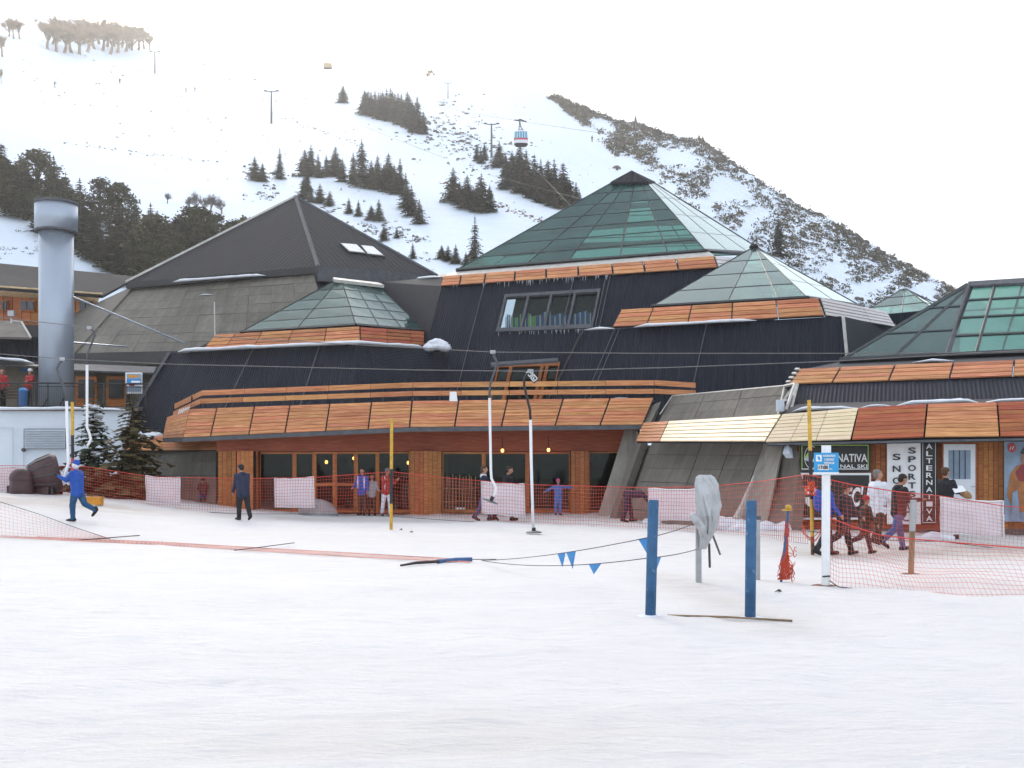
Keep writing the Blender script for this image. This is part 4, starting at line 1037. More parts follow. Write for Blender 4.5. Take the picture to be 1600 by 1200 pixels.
snow_strip([S(1425, 566, 37.6), S(1490, 563, 37.6)], .35, .10, 'snow', None, 41, sh)
a0, a1, a2 = P(1515, 444, 37), P(1690, 433, 34.6), P(1517, 443, 37.3)
g0, gm, g1, gb0, gb1 = S(1312, 564, 38.3), S(1479, 556, 38.3), S(1690, 547, 38.3), P(1420, 558, 44), P(1720, 548, 41)
# left slope (dark) and front slope
glazed(sh, a0, a0+Vector((.1, -.03, 0)), gm, g0, [0, .5, 1], 3, lambda i, j: 'glass_tinted', .06)
glazed(sh, a0+Vector((.1, -.03, 0)), a1, g1, gm, [0, .22, .6, 1], 4, lambda i, j: 'glass_clear', .06)
glazed(sh, a1, a0, gb0, gb1, [0, .5, 1], 3, lambda i, j: 'glass_clear', .05)
glazed(sh, a0, a0+Vector((-.1, 0, 0)), g0, gb0, [0, .5, 1], 3, lambda i, j: 'glass_roof', .05)
trim(sh, [g0, a0], .05, 'pale_trim', 'hip_cap'); trim(sh, [gm, a0], .09, 'grey_trim', 'hip_cap')
MB().slab(P(1513, 442, 37.2), P(1690, 431, 34.8), P(1690, 438, 34.4), P(1512, 449, 36.8), .12, .06).build('ridge_cap', 'grey_trim', sh)
trim(sh, [g0, g1], .12, 'dark_trim', 'sill')
# shop front wall with its boards
CW = 33.6
def W(u0, u1, v0, v1, c=CW): return (S(u0, v0, c), S(u1, v0, c), S(u1, v1, c), S(u0, v1, c))
MB().slab(*W(1246, 1700, 686, 845), .2).build('wall', 'dark_trim', sh)
for k in range(57):
    u = 1248+k*8
    if 1474 < u+4 < 1524 or u > 1700: continue
    MB().slab(*W(u+.3, u+7.7, 690, 826), .05, .04).build('wall_plank', 'frame_wood', sh)
MB().slab(*W(1246, 1700, 826, 846), .3, .10).build('plinth', 'concrete_dark', sh)
MB().slab(*W(1250, 1470, 815, 826), .12, .12).build('base_board', 'cedar_red', sh)

def boards(name, u0, u1, v0, v1, mat, c, label, cat='sign', t=.05):
    r = root(name, S((u0+u1)/2, v1, c), label, cat)
    MB().slab(*W(u0, u1, v0, v1, c), t).build('board', mat, r); return r
def frame_lines(rt, u0, u1, v0, v1, c, w, mat, nm='border'):
    for i, q in enumerate((W(u0, u1, v0, v0+w, c), W(u0, u1, v1-w, v1, c), W(u0, u0+w*.8, v0+w, v1-w, c), W(u1-w*.8, u1, v0+w, v1-w, c))):
        MB().slab(*q, .01).build(nm, mat if isinstance(mat, str) else mat[i], rt)
_fc = {}
def text(rt, s, u, v, hpx, c, mat, stretch=1., ang=0., bold=0., name='lettering', origin=None, width=None, frame=None, shear=0.):
    """raised letters: s centred at photo pixel (u, v) on the facade line c"""
    cu = bpy.data.curves.new('t', 'FONT'); cu.body = s; cu.align_x = 'CENTER'; cu.align_y = 'CENTER'; cu.size = 1; cu.extrude = .01; cu.offset = bold; cu.shear = shear
    ob = bpy.data.objects.new('t', cu); col.objects.link(ob)
    dg = bpy.context.evaluated_depsgraph_get(); me = bpy.data.meshes.new_from_object(ob.evaluated_get(dg)); bpy.data.objects.remove(ob)
    me.name = name
    co = np.empty(len(me.vertices)*3); me.vertices.foreach_get('co', co); co = co.reshape(-1, 3)
    mn, mx = co.min(0), co.max(0); cen = (mn+mx)/2; Hh = mx[1]-mn[1]; Ww = mx[0]-mn[0]
    p = S(u, v, c) if frame is None else frame[0]; k = (hpx*p.y/F)/Hh
    kx = k*stretch if width is None else (width*p.y/F)/Ww
    ex = (S(u+10, v, c)-S(u-10, v, c)).normalized() if frame is None else frame[1]
    ez = Vector((0, 0, 1)); ey = ez.cross(ex)*1.
    o0 = ORG[rt]; vv = []
    for x, y, z in co:
        q = p+ex*(x-cen[0])*kx+ez*(y-cen[1])*k-ey*(z*.3+.004)
        vv += list(q-o0)
    me.vertices.foreach_set('co', vv); me.update(); me.materials.clear(); me.materials.append(MAT[mat])
    ob = bpy.data.objects.new(name, me); col.objects.link(ob); ob.parent = rt; ORG[ob] = o0
    return ob
CB = 33.28
b1 = boards('shop_sign', 1250, 1360, 692, 737, 'sign_black', CB, 'black horizontal shop sign with white letters and lime border over the window')
frame_lines(b1, 1252.5, 1357, 695, 733.5, CB-.03, 1.3, ['lime', 'white_board', 'lime', 'lime'])
text(b1, 'ALTERNATIVA', 1312, 715.5, 12.5, CB-.03, 'white_board', width=82, bold=.015)
text(b1, 'NAL SKI', 1334, 728.5, 5.5, CB-.03, 'white_board', width=40, bold=.012)
m = MB()
for k in range(20):
    a, b = math.pi*(.35+k*1.3/20), math.pi*(.35+(k+1)*1.3/20)
    m.slab(*[S(1268+math.cos(x)*rr*.62, 714.5-math.sin(x)*rr, CB-.03) for x, rr in ((a, 18), (b, 18), (b, 16.8), (a, 16.8))][::1], .01)
m.build('emblem', 'white_board', b1)
MB().slab(S(1258, 713, CB-.03), S(1264, 705, CB-.03), S(1265, 714, CB-.03), S(1258, 719, CB-.03), .012).build('emblem', 'lime', b1)
MB().slab(S(1256, 717, CB-.035), S(1265, 712, CB-.035), S(1266, 722, CB-.035), S(1258, 719, CB-.035), .012).build('emblem', 'louver', b1)
w1 = root('shop_window', S(1306, 812, CB), 'white framed dark shop window with big white letters behind the walkers', 'window')
MB().slab(*W(1251, 1361, 739, 812, CB), .06).build('frame', 'white_board', w1)
MB().slab(*W(1254.5, 1358, 742.5, 808.5, CB-.02), .05).build('pane', 'sign_black', w1)
text(w1, "FC'", 1335, 776, 31, CB-.06, 'white_board', width=27, bold=.03, shear=.2)
m = MB()
for k in range(16):
    a, b = 2*math.pi*k/16, 2*math.pi*(k+1)/16
    m.tri(S(1267, 775, CB-.06), S(1267+11*math.cos(b), 775-17*math.sin(b), CB-.06), S(1267+11*math.cos(a), 775-17*math.sin(a), CB-.06))
m.build('emblem', 'white_board', w1)
MB().slab(*W(1256, 1280, 773.5, 776.5, CB-.07), .01).build('emblem', 'sign_black', w1)
b2 = boards('shop_sign', 1386, 1438.5, 691, 819, 'white_board', CB, 'tall white shop sign with two columns of black letters')
for i, ch in enumerate('SNOW'): text(b2, ch, 1401, 714+i*18.5, 10, CB-.03, 'sign_black', width=11.5, bold=.02)
for i, ch in enumerate('SPORTS'): text(b2, ch, 1425, 704+i*13.6, 9.5, CB-.03, 'sign_black', width=11, bold=.02)
m = MB()
for k in range(20):
    a, b = 2*math.pi*k/20, 2*math.pi*(k+1)/20
    m.slab(*[S(1417+math.cos(x)*rr*.8, 799-math.sin(x)*rr, CB-.03) for x, rr in ((a, 15.5), (b, 15.5), (b, 13.5), (a, 13.5))], .01)
for (p, q_) in (((1417, 786), (1408, 808)), ((1417, 786), (1426, 808)), ((1408, 800), (1426, 800))):
    m.tube([S(p[0], p[1], CB-.04), S(q_[0], q_[1], CB-.04)], .02, 4)
m.build('emblem', 'sign_black', b2)
b3 = boards('shop_sign', 1440, 1463.5, 689, 819, 'sign_black', CB, 'narrow black vertical shop sign beside the white door')
frame_lines(b3, 1441.5, 1462, 690.5, 817, CB-.03, .8, 'white_board')
for i, ch in enumerate('ALTERNATIVA'): text(b3, ch, 1452, 697.5+i*11.25, 8, CB-.03, 'white_board', width=9, bold=.015)
dr = root('shop_door', S(1499, 838, CB), 'white shop door with barred window beside the narrow black sign', 'door')
MB().slab(*W(1472, 1527, 691, 840, CB+.06), .12).build('frame', 'cedar_red', dr)
q = Q(*W(1474.5, 1524, 694, 838, CB))
m = MB(); m.slab(*q.sub(0, 1, 0, .065), .05); m.slab(*q.sub(0, 1, .38, 1), .05); m.slab(*q.sub(0, .15, .065, .38), .05); m.slab(*q.sub(.85, 1, .065, .38), .05); m.build('leaf', 'door_white', dr)
MB().slab(*q.sub(.15, .85, .065, .38), .02, -.02).build('pane', 'poster_sky', dr)
for a in (.32, .5, .68): MB().slab(*q.sub(a-.012, a+.012, .065, .38), .02, .01).build('bar', 'black_plastic', dr)
hd = MB(); hd.box(q.pt(.93, .46)+Vector((-.03, -.06, 0)), (.12, .03, .025), R(-21)); hd.build('handle', 'galvanised', dr)
po = root('poster', S(1610, 815, CB), 'large poster of a figure in orange clothing at the right edge', 'poster')
MB().slab(*W(1569, 1660, 690, 815, CB), .04).build('board', 'poster_sky', po)
m = MB()
for k in range(16):
    a, b = 2*math.pi*k/16, 2*math.pi*(k+1)/16
    m.tri(S(1581, 699.5, CB-.03), S(1581+6.5*math.cos(b), 699.5-7.5*math.sin(b), CB-.03), S(1581+6.5*math.cos(a), 699.5-7.5*math.sin(a), CB-.03))
m.build('emblem', 'sign_red', po)
m = MB(); m.tube([S(1578, 703, CB-.05), S(1580, 697, CB-.05), S(1582, 702, CB-.05), S(1584, 697, CB-.05)], .014, 4); m.build('emblem', 'white_board', po)
def flat(pts, mat, c): 
    m = MB(); n = len(m.v); m.v += [S(u, v, c) for u, v in pts]; m.face(tuple(reversed(range(len(pts))))); m.build('print', mat, po)
flat([(1578, 742), (1588, 728), (1600, 724), (1640, 724), (1648, 745), (1646, 800), (1585, 800), (1574, 775)], 'poster_orange', CB-.025)
flat([(1586, 738), (1596, 726), (1630, 726), (1632, 752), (1592, 752)], 'poster_red', CB-.032)
flat([(1595, 722), (1597, 706), (1605, 700), (1618, 702), (1624, 712), (1620, 726), (1604, 728)], 'poster_skin', CB-.038)
flat([(1594, 708), (1600, 698), (1616, 696), (1626, 704), (1624, 712), (1600, 710)], 'sign_black', CB-.044)
flat([(1582, 770), (1590, 765), (1594, 812), (1580, 812)], 'poster_sky', CB-.05)
# ---- chalet at far left
ch = root('chalet', P(60, 560, 62), 'orange wood chalet with grey roof behind the steel chimney', 'building')
MB().slab(P(-120, 400, 70), P(215, 432, 66), P(160, 462, 60), P(-120, 441, 60), .15).build('roof', 'grey_roof', ch)
MB().slab(P(-120, 440, 60), P(160, 460, 60), P(150, 474, 61.5), P(-120, 456, 61.5), .1).build('soffit', 'tan_soffit', ch)
clad(ch, P(-120, 452, 61.5), P(152, 468, 61.5), P(140, 520, 61.5), P(-120, 505, 61.5), 'frame_wood', .2)
for k in range(19):
    u0 = -120+k*14
    MB().slab(P(u0+.4, 456+k*.7, 61.4), P(u0+13.6, 457+k*.7, 61.4), P(u0+13.6, 502, 61.4), P(u0+.4, 502, 61.4), .08, .02).build('wall_plank', 'frame_wood', ch)
for (u0, u1) in ((30, 54), (0, 12), (122, 146)):
    w = MB().slab(P(u0, 468, 61.2), P(u1, 469, 61.2), P(u1, 487, 61.2), P(u0, 486, 61.2), .1).build('window', 'frame_wood', ch)
    mid = (u0+u1)/2
    MB().slab(P(u0+2, 470, 61.1), P(mid-1, 470.5, 61.1), P(mid-1, 484, 61.1), P(u0+2, 484, 61.1), .05).build('pane', 'pane_dark', w)
    MB().slab(P(mid+1, 470.5, 61.1), P(u1-2, 471, 61.1), P(u1-2, 484, 61.1), P(mid+1, 484, 61.1), .05).build('pane', 'pane_dark', w)
clad(ch, P(-120, 500, 60), P(140, 512, 60), P(140, 570, 60), P(-120, 565, 60), 'dark_trim', .2)
pv = root('pavilion', P(20, 640, 50), 'low grey roofed terrace pavilion with snowy eave left of the chimney', 'building')
MB().slab(P(-120, 496, 56), P(34, 502, 55), P(48, 527, 52), P(-120, 524, 52), .12).build('roof', 'concrete_dark', pv)
trim(pv, [P(18, 502, 54.9), P(34, 503, 54.9), P(48, 527, 51.9)], .06, 'pale_trim')
clad(pv, P(-120, 524, 53), P(60, 527, 53), P(60, 565, 53), P(-120, 562, 53), 'black_cladding', .2)
MB().slab(P(-120, 558, 52), P(60, 566, 52), P(60, 572, 50), P(-120, 566, 50), .1).build('lower_roof', 'dark_trim', pv)
snow_strip([P(-60, 560, 50.6), P(0, 562, 50.6), P(32, 565, 50.6), P(52, 567, 50.6)], .6, .16, 'snow', None, 51, pv)
clad(pv, P(-120, 568, 51.5), P(54, 572, 51.5), P(54, 640, 51.5), P(-120, 640, 51.5), 'beige_wall', .2)
clad(pv, P(54, 565, 51), P(62, 565, 51), P(62, 640, 51), P(54, 640, 51), 'dark_trim', .3, 'post')
MB().slab(P(31, 575, 51.2), P(44, 576, 51.2), P(44, 582, 51.2), P(31, 581, 51.2), .04).build('name_plate', 'bin_blue', pv)
fl2 = root('floodlight', P(18, 505, 54), 'grey floodlight on a short bent mast above the pavilion roof', 'light')
MB().tube([P(18, 505, 54), P(18, 497, 54)], .06, 6).build('mast', 'louver', fl2)
MB().box(P(18, 490, 54), (.32, .2, .30)).build('lamp_head', 'galvanised', fl2)
# ---- terrace level, white wall
tw = root('terrace_wall', P(90, 785, 44), 'white painted retaining wall with louvred vent under the left terrace', 'wall')
MB().slab(P(-140, 638, 44), P(203, 638, 44), P(170, 800, 44), P(-140, 800, 44), .3).build('wall', 'white_paint', tw)
MB().slab(P(-140, 636, 52), P(240, 636, 50), P(215, 637.5, 43.9), P(-140, 637.5, 43.9), .15, .02).build('terrace_slab', 'concrete', tw)
lv = MB().slab(P(37, 670, 43.9), P(103, 670, 43.9), P(103, 701, 43.9), P(37, 701, 43.9), .05).build('vent', 'grey_trim', tw)
for k in range(11): MB().slab(P(38, 671+k*2.7, 43.84), P(102, 671+k*2.7, 43.84), P(102, 673.1+k*2.7, 43.78), P(38, 673.1+k*2.7, 43.78), .02).build('slat', 'louver', lv)
MB().tube([P(37, 706, 43.9), P(37, 738, 43.9)], .02, 4).build('conduit', 'louver', tw)
MB().ball(P(37, 703, 43.8), (.11, .11, .09), 8, 6).build('wall_lamp', 'grey_trim', tw)
dl = MB()
dl.slab(P(-20, 668, 43.9), P(20, 668, 43.9), P(20, 668.8, 43.9), P(-20, 668.8, 43.9), .03, .03); dl.slab(P(20, 668, 43.9), P(20.8, 668, 43.9), P(20.8, 760, 43.9), P(20, 760, 43.9), .03, .03)
dl.build('door_outline', 'louver', tw)
snow_strip([P(-100, 640, 43.8), P(20, 640, 43.8), P(110, 639, 43.8), P(200, 641, 43.8)], .5, .12, 'snow', None, 52, tw)
rl = root('terrace_railing', P(100, 638, 44.2), 'dark metal bar railing along the edge of the left terrace', 'railing')
for v, r in ((598, .035), (603, .02), (634, .02)): MB().tube([P(-100, v+1.5, 44.1), P(60, v+.5, 44.1), P(232, v+2, 44.6)], r, 5).build('rail', 'dark_trim', rl)
for u in (-40, 0, 28, 51, 75, 100, 133, 162, 197, 228): MB().tube([P(u, 599, 44.1), P(u, 637, 44.1)], .03, 5).build('post', 'dark_trim', rl)
for k in range(12): MB().tube([P(62+k*3.2, 603, 44.1), P(62+k*3.2, 634, 44.1)], .010, 4).build('baluster', 'dark_trim', rl)
for k in range(10): MB().tube([P(199+k*3., 604, 44.4), P(199+k*3., 634, 44.4)], .010, 4).build('baluster', 'dark_trim', rl)
for u in (75, 100): MB().tube([P(u, 622, 44.1), P(u-9, 637, 44.1)], .025, 4).build('brace', 'dark_trim', rl)
ps = root('poster', P(209, 614, 44.9), 'colourful framed poster on the terrace above the white wall', 'poster')
MB().slab(P(196, 582, 44.9), P(222, 582, 44.9), P(222, 615, 44.9), P(196, 615, 44.9), .05).build('board', 'white_board', ps)
for i, (u0, u1, v0, v1, mt) in enumerate([(198, 220, 584, 592, 'poster_sky'), (200, 215, 586, 590, 'crate_orange'), (198, 220, 592, 600, 'flag_blue'), (205, 219, 595, 598, 'white_board'), (198, 220, 603, 612, 'poster_sky'), (202, 210, 599, 603, 'poster_red')]):
    MB().slab(P(u0, v0, 44.84-i*.006), P(u1, v0, 44.84-i*.006), P(u1, v1, 44.84-i*.006), P(u0, v1, 44.84-i*.006), .01).build('print', mt, ps)
chm = root('chimney', P(88, 637, 46), 'tall pale blue steel chimney with wider top collar', 'chimney')
c0 = P(88, 637, 46); s = 46/F
def ring(z0, z1, r, nm, mt, n=40):
    m = MB(); m.tube([(c0.x, c0.y, z0), (c0.x, c0.y, z1)], r, n); return m.build(nm, mt, chm, smooth=False)
z_ = lambda v: HC+(HY-v)*s
for o in (ring(c0.z, z_(350), 25.5*s, 'shaft', 'steel_blue'), ring(z_(362), z_(318), 31.5*s, 'collar', 'steel_blue'), ring(z_(321), z_(316), 32.*s, 'rim', 'grey_trim'), ring(z_(364), z_(361), 31.8*s, 'rim', 'grey_trim')):
    for p in o.data.polygons:
        p.use_smooth = len(p.vertices) == 4
MB().tube([P(112, 463, 46), P(290, 537, 50.2)], .042, 8).build('stay', 'steel_blue', chm)
MB().tube([P(112, 535, 46), P(200, 542, 51.2)], .04, 8).build('stay', 'steel_blue', chm)
bi = root('litter_bin', P(36, 637, 44.6), 'blue cylindrical litter bin behind the terrace railing', 'bin')
c1 = P(36, 637, 44.6); MB().tube([c1, c1+Vector((0, 0, .72))], [.17, .19], 14).build('drum', 'bin_blue', bi); MB().tube([c1+Vector((0, 0, .72)), c1+Vector((0, 0, .78)), c1+Vector((0, 0, .86))], [.2, .2, .08], 14).build('lid', 'flag_blue', bi)
tbm = root('terrace_bench', P(14, 637, 46), 'dark slatted bench on the terrace at the left edge', 'bench')
c2 = P(14, 637, 46)
for k in range(4): MB().box(c2+Vector((0, .1*k, .45)), (1.2, .08, .04)).build('seat_slat', 'bark', tbm)
for k in range(3): MB().box(c2+Vector((0, .42, .6+.14*k)), (1.2, .04, .1)).build('back_slat', 'bark', tbm)
for x in (-.5, .5): MB().box(c2+Vector((x, .2, .4)), (.06, .45, .8)).build('leg', 'dark_trim', tbm)

# ---- two young conifers in front of the white wall
ct = conifer_meshes(91, 10., 2.9, 30, 'needles', .05)
p = P(146, 735, 40.5); p.z = gh(p.x, p.y)-.1
t1 = put_tree(ct, p, (row_of(p)-604)*40.5/F/10., .7, 'snow dusted dark fir in front of the white wall', None, 'fir_tree', sxy=1.1)
rn = random.Random(8); m = MB()
for k in range(34):
    f = rn.uniform(.25, .85); a = rn.uniform(0, 6.28); r = 2.5*(1-f)*rn.uniform(.5, .95); m.ball((math.cos(a)*r, math.sin(a)*r, 10*f+.1), (.45, .45, .13), 7, 4, None, 0, .2, rn)
sm = bpy.data.objects.new('snow_clump', m.mesh('snow_clump', 'snow_cap')); col.objects.link(sm); sm.parent = t1; sm['kind'] = 'stuff'
ct2 = conifer_meshes(92, 10., 3.0, 30, 'needles_brown', .1)
p = P(207, 742, 39.5); p.z = gh(p.x, p.y)-.1
put_tree(ct2, p, (row_of(p)-612)*39.5/F/10., 1.9, 'olive brown young conifer beside the slatted ledge', None, 'fir_tree', sxy=1.35)

# ---- snow machine, crate, boulder, snow heaps
mc = root('snow_machine', onG(P(55, 770, 37).x, 37), 'dark brown covered barrel shaped machine before the white wall', 'machine')
c = P(64, 748, 37.2)
Mx = Matrix.Rotation(R(25), 3, 'Z') @ Matrix.Rotation(R(-12), 3, 'Y')
def drum(cx, r0, r1, L, nm, n=22):
    m = MB(); ax = Mx @ Vector((1, 0, 0))
    m.tube([cx-ax*L*.5, cx-ax*L*.42, cx-ax*L*.2, cx+ax*L*.3, cx+ax*L*.46, cx+ax*L*.5], [r0*.8, r0, (r0+r1)/2, r1, r1*.97, r1*.8], n)
    return m.build(nm, 'machine_brown', mc, smooth=True)
drum(c+Vector((.1, 0, .12)), .45, .72, 1.1, 'barrel')
for k in range(12):
    a = math.pi*2*k/12; ax = Mx @ Vector((1, 0, 0)); y = Mx @ Vector((0, 1, 0)); z = Mx @ Vector((0, 0, 1))
    m = MB(); cc_ = c+Vector((.1, 0, .12)); m.tube([cc_+ax*t_+(y*math.cos(a)+z*math.sin(a))*r_ for t_, r_ in ((-.45, .47), (-.1, .63), (.35, .73))], .018, 4); m.build('rib', 'grey_trim', mc)
m = MB(); b0 = P(34, 752, 36.6)
m.ball(b0+Vector((0, 0, .1)), (.42, .42, .38), 16, 8); m.tube([b0+Vector((0, 0, .1)), b0+Vector((.02, 0, -.75))], [.40, .42], 16); m.build('tank', 'machine_brown', mc, smooth=True)
m = MB(); gz = onG(c.x, 37).z
for x, y in ((-.5, -.3), (.55, -.3), (-.5, .4), (.55, .4)): m.box((c.x+x, c.y+y, (c.z-.3+gz)/2-.05), (.09, .09, max(.2, c.z-.3-gz+.2)))
m.build('stand', 'dark_trim', mc)
m = MB(); m.box(c+Vector((-.3, .05, -.5)), (1.5, .9, .5)); m.build('body', 'machine_brown', mc)
cr = root('plastic_crate', onG(P(146, 786, 34.2).x, 34.2), 'orange plastic crate beside the blue clad skier', 'crate')
c = ORG[cr]; m = MB()
for dx, dy, sx, sy in ((0, -.14, .56, .03), (0, .14, .56, .03), (-.27, 0, .03, .28), (.27, 0, .03, .28)): m.box(c+Vector((dx, dy, .13)), (sx, sy, .26))
m.box(c+Vector((0, 0, .02)), (.54, .28, .03)); m.build('tray', 'crate_orange', cr)
m = MB(); m.box(c+Vector((0, 0, .25)), (.60, .34, .03)); m.build('rim', 'crate_orange', cr)
rn = random.Random(12); m = MB(); p = G(495, 806)
for a in range(1):
    m.ball(p+Vector((0, .3, .1)), (.78, .5, .52), 18, 10, Matrix.Rotation(.2, 3, 'Y'), 0, .03, rn)
bo = m.build('boulder', 'boulder_grey', None, p, smooth=True); tag(bo, 'rounded grey boulder in front of the entrance doors', 'rock')
def heap(name, pts, label, seed, r=.3, dirt=False):
    rn = random.Random(seed); m = MB()
    for (u, v, k) in pts:
        p = G(u, v); 
        for j in range(5): m.ball(p+Vector((rn.uniform(-.4, .4)*k, rn.uniform(-.2, .2), rn.uniform(-.08, .08)*k)), (r*k*rn.uniform(.7, 1.3), r*k*.8, r*k*rn.uniform(.4, .8)), 9, 6, Matrix.Rotation(rn.uniform(-.5, .5), 3, 'Y'), 0, .09, rn)
    o = m.build(name, 'snow_cap', None, G(*pts[0][:2]), smooth=True); tag(o, label, 'snow')
heap('snow_heap', [(1110, 826, .8), (1128, 826, 1.2), (1146, 826, 1.5), (1165, 828, .9)], 'lumpy snow heap at the foot of the sloping concrete wall', 5)
heap('snow_heap', [(1186, 828, 1.), (1204, 829, 1.2), (1216, 829, .8)], 'snow heap behind the right hand blue post', 6)
heap('snow_heap', [(1022, 816, .6), (960, 806, .5), (948, 805, .4), (975, 808, .4)], 'low snow ridge by the bending person', 7)
heap('snow_heap', [(1452, 843, .8), (1470, 844, .9), (1440, 844, .5)], 'low snow heap beneath the hanging mat by the shop door', 8)
heap('snow_heap', [(195, 795, .5), (225, 798, .6), (250, 800, .5)], 'grey edged snow bank under the net left of the entrance', 9)
rn = random.Random(77)
bm_ = root('ski_rack', onG(P(1475, 843, 26.5).x, 26.5), 'low dark base box under the hanging mat by the shop door', 'box')
c = ORG[bm_]; MB().box(c+Vector((0, 0, .09)), (.62, .35, .2)).build('box_body', 'machine_brown', bm_); MB().box(c+Vector((0, 0, .2)), (.66, .38, .03)).build('lid', 'dark_trim', bm_)
# low willow fence by the dark window
wf = root('wattle_fence', onG(P(720, 803, 39.3).x, 39.3), 'little wattle fence in front of the dark window beside the pier', 'fence')
for k in range(11):
    x = P(692+k*5, 803, 39.3).x; h = rn.uniform(1.3, 1.5); MB().tube([(x, 39.3, gh(x, 39.3)), (x+rn.uniform(-.05, .05), 39.3, .5+h-.35)], .018, 5).build('stake', 'post_wood', wf)
for z in (.5, 1.0): MB().tube([(P(690, 803, 39.25).x, 39.25, z), (P(745, 803, 39.25).x, 39.25, z+.02)], .015, 5).build('rail', 'post_wood', wf)
MB().slab(P(711, 793, 39.9), P(728, 793, 39.9), P(728, 796, 39.9), P(711, 796, 39.9), .03).build('paper_strip', 'white_board', wf)

# ------------------------------------------------------------ drag lift
def sag(pts, n=10):
    out = []
    for (a, b) in zip(pts, pts[1:]): out += [lerp(a, b, k/n) for k in range(n)]
    return out+[pts[-1]]
def rope(name, pts, r, mat, label, cat='cable'):
    o = MB().tube(pts, r, 6).build(name, mat, None, pts[0]); tag(o, label, cat); return o
rope('haul_rope', [P(-200, 478, 36), P(0, 496, 34.5), P(140, 512, 33.5), P(320, 525, 32.6), P(580, 540, 31.6), P(770, 550, 31), P(1000, 552, 30.4), P(1340, 552, 29.6), P(1900, 548, 28.5)], .014, 'cable', 'upper lift rope crossing in front of the lodge roofs')
rope('haul_rope', [P(-200, 541, 33), P(0, 553, 32), P(100, 561, 31.5), P(270, 569, 30.5), P(650, 578, 29), P(822, 580, 28.4), P(1050, 574, 28), P(1310, 564, 27.6), P(1900, 530, 27)], .014, 'cable', 'lower lift rope passing in front of the dark cladding')
def hanger(label, arm, tube, hook=None, disc=None, plate=None, Y=29.):
    top = P(*arm[0], Y); r = root('drag_hanger', P(tube[-1][0], tube[-1][1], Y), label, 'lift hanger')
    MB().tube([P(u, v, Y) for u, v in arm], .035, 8).build('spring_arm', 'black_plastic' if disc else 'grey_trim', r, smooth=True)
    MB().box(top+Vector((0, 0, .0)), (.16, .08, .10)).build('rope_clamp', 'galvanised', r)
    MB().tube([P(u, v, Y) for u, v in tube], .042, 10).build('tube', 'white_tube', r, smooth=True)
    if disc:
        p = P(*disc, Y); MB().tube([p+Vector((0, 0, .12)), p+Vector((0, 0, .02))], [.05, .06], 8).build('hub', 'black_plastic', r)
        MB().tube([p+Vector((0, 0, .03)), p, p+Vector((0, 0, -.03))], [.12, .23, .21], 20).build('platter', 'disc_grey', r)
    if hook:
        p = P(*hook, Y); MB().tube([p+Vector((.06, 0, .14)), p], .06, 8).build('hub', 'black_plastic', r)
        MB().tube([p+Vector((-.24, 0, .07)), p, p+Vector((.2, 0, -.09))], [.02, .05, .02], 8).build('platter', 'disc_grey', r)
    if plate:
        p = P(*plate, Y); M = Matrix.Rotation(R(38), 3, 'Y')
        MB().box(p, (.19, .02, .42), M=Matrix.Rotation(R(-40), 3, 'Y')).build('number_plate', 'sign_black', r)
        for dz, sg in ((.09, 1), (-.09, -1)):
            m = MB(); MM = Matrix.Rotation(R(-40), 3, 'Y')
            for w, h, x, z in ((.15, .02, 0, .07), (.15, .02, 0, -.07), (.02, .15, -.065, 0), (.02, .15, .065, 0), (.07, .02, 0, .02), (.02, .07, .02*sg, -.01)): m.box(p+MM @ Vector((x, 0, z+dz))+Vector((0, -.016, 0)), (w, .01, h), M=MM)
            m.build('number_print', 'white_board', r)
    return r
hanger('white drag lift tube hanging beside the two walkers behind the sheet', [(770, 550), (773, 559), (777, 566), (773, 580), (766, 600), (765, 612), (765, 624)], [(765, 622), (766, 680), (767, 735), (768, 748), (772, 756), (775, 762), (774, 770), (770, 777)], hook=(767, 783), Y=31.)
hanger('drag lift tube with flat round platter and numbered plate near the lodge middle', [(829, 580), (824, 584), (819, 592), (819, 602), (823, 620), (828, 640), (829, 658)], [(829, 656), (830, 720), (833, 825)], disc=(834, 831), plate=(831, 587), Y=28.4)
hanger('drag lift tube held by the blue clad skier', [(98, 561), (93, 568), (89, 576), (92, 588), (99, 602), (102, 616), (104, 630)], [(104, 627), (106, 700), (107, 722), (104, 735), (101, 744), (108, 757)], Y=30.)
hanger('drag lift tube hanging in front of the snow dusted fir', [(140, 512), (146, 518), (148, 524), (142, 540), (136, 554), (136, 572)], [(136, 570), (136, 640), (136, 668), (140, 678), (142, 686), (139, 693), (136, 697)], Y=33.5)

# ------------------------------------------------------------ poles
def ppole(name, u, vt, ub, vb, bands, r, label, Y=None, cat='pole'):
    g = G(ub, vb) if Y is None else P(ub, vb, Y); top = P(u, vt, g.y)
    o = root(name, g, label, cat)
    for (v0, v1, mt) in bands:
        f0, f1 = (v0-vt)/(vb-vt), (v1-vt)/(vb-vt)
        MB().tube([lerp(top, g, f0), lerp(top, g, f1) if v1 < vb else g-Vector((0, 0, .1))], r, 12).build('band', mt, o, smooth=False)
    return o, g, top
ppole('marker_pole', 612, 655, 611, 828, [(655, 733, 'pole_yellow'), (733, 787, 'pole_black'), (787, 828, 'pole_yellow')], .048, 'yellow and black wooden pole in front of the entrance')
ppole('marker_pole', 113, 628, 114, 800, [(628, 680, 'pole_yellow'), (680, 716, 'pole_black'), (716, 740, 'sign_red'), (740, 800, 'pole_black')], .05, 'yellow topped pole behind the blue clad skier', Y=33.)
_, yg, yt = ppole('marker_pole', 1264, 625, 1270, 868, [(625, 704, 'pole_yellow'), (704, 780, 'pole_black'), (780, 838, 'pole_yellow'), (838, 868, 'pole_rust')], .042, 'tall yellow and black pole beside the blue notice sign')
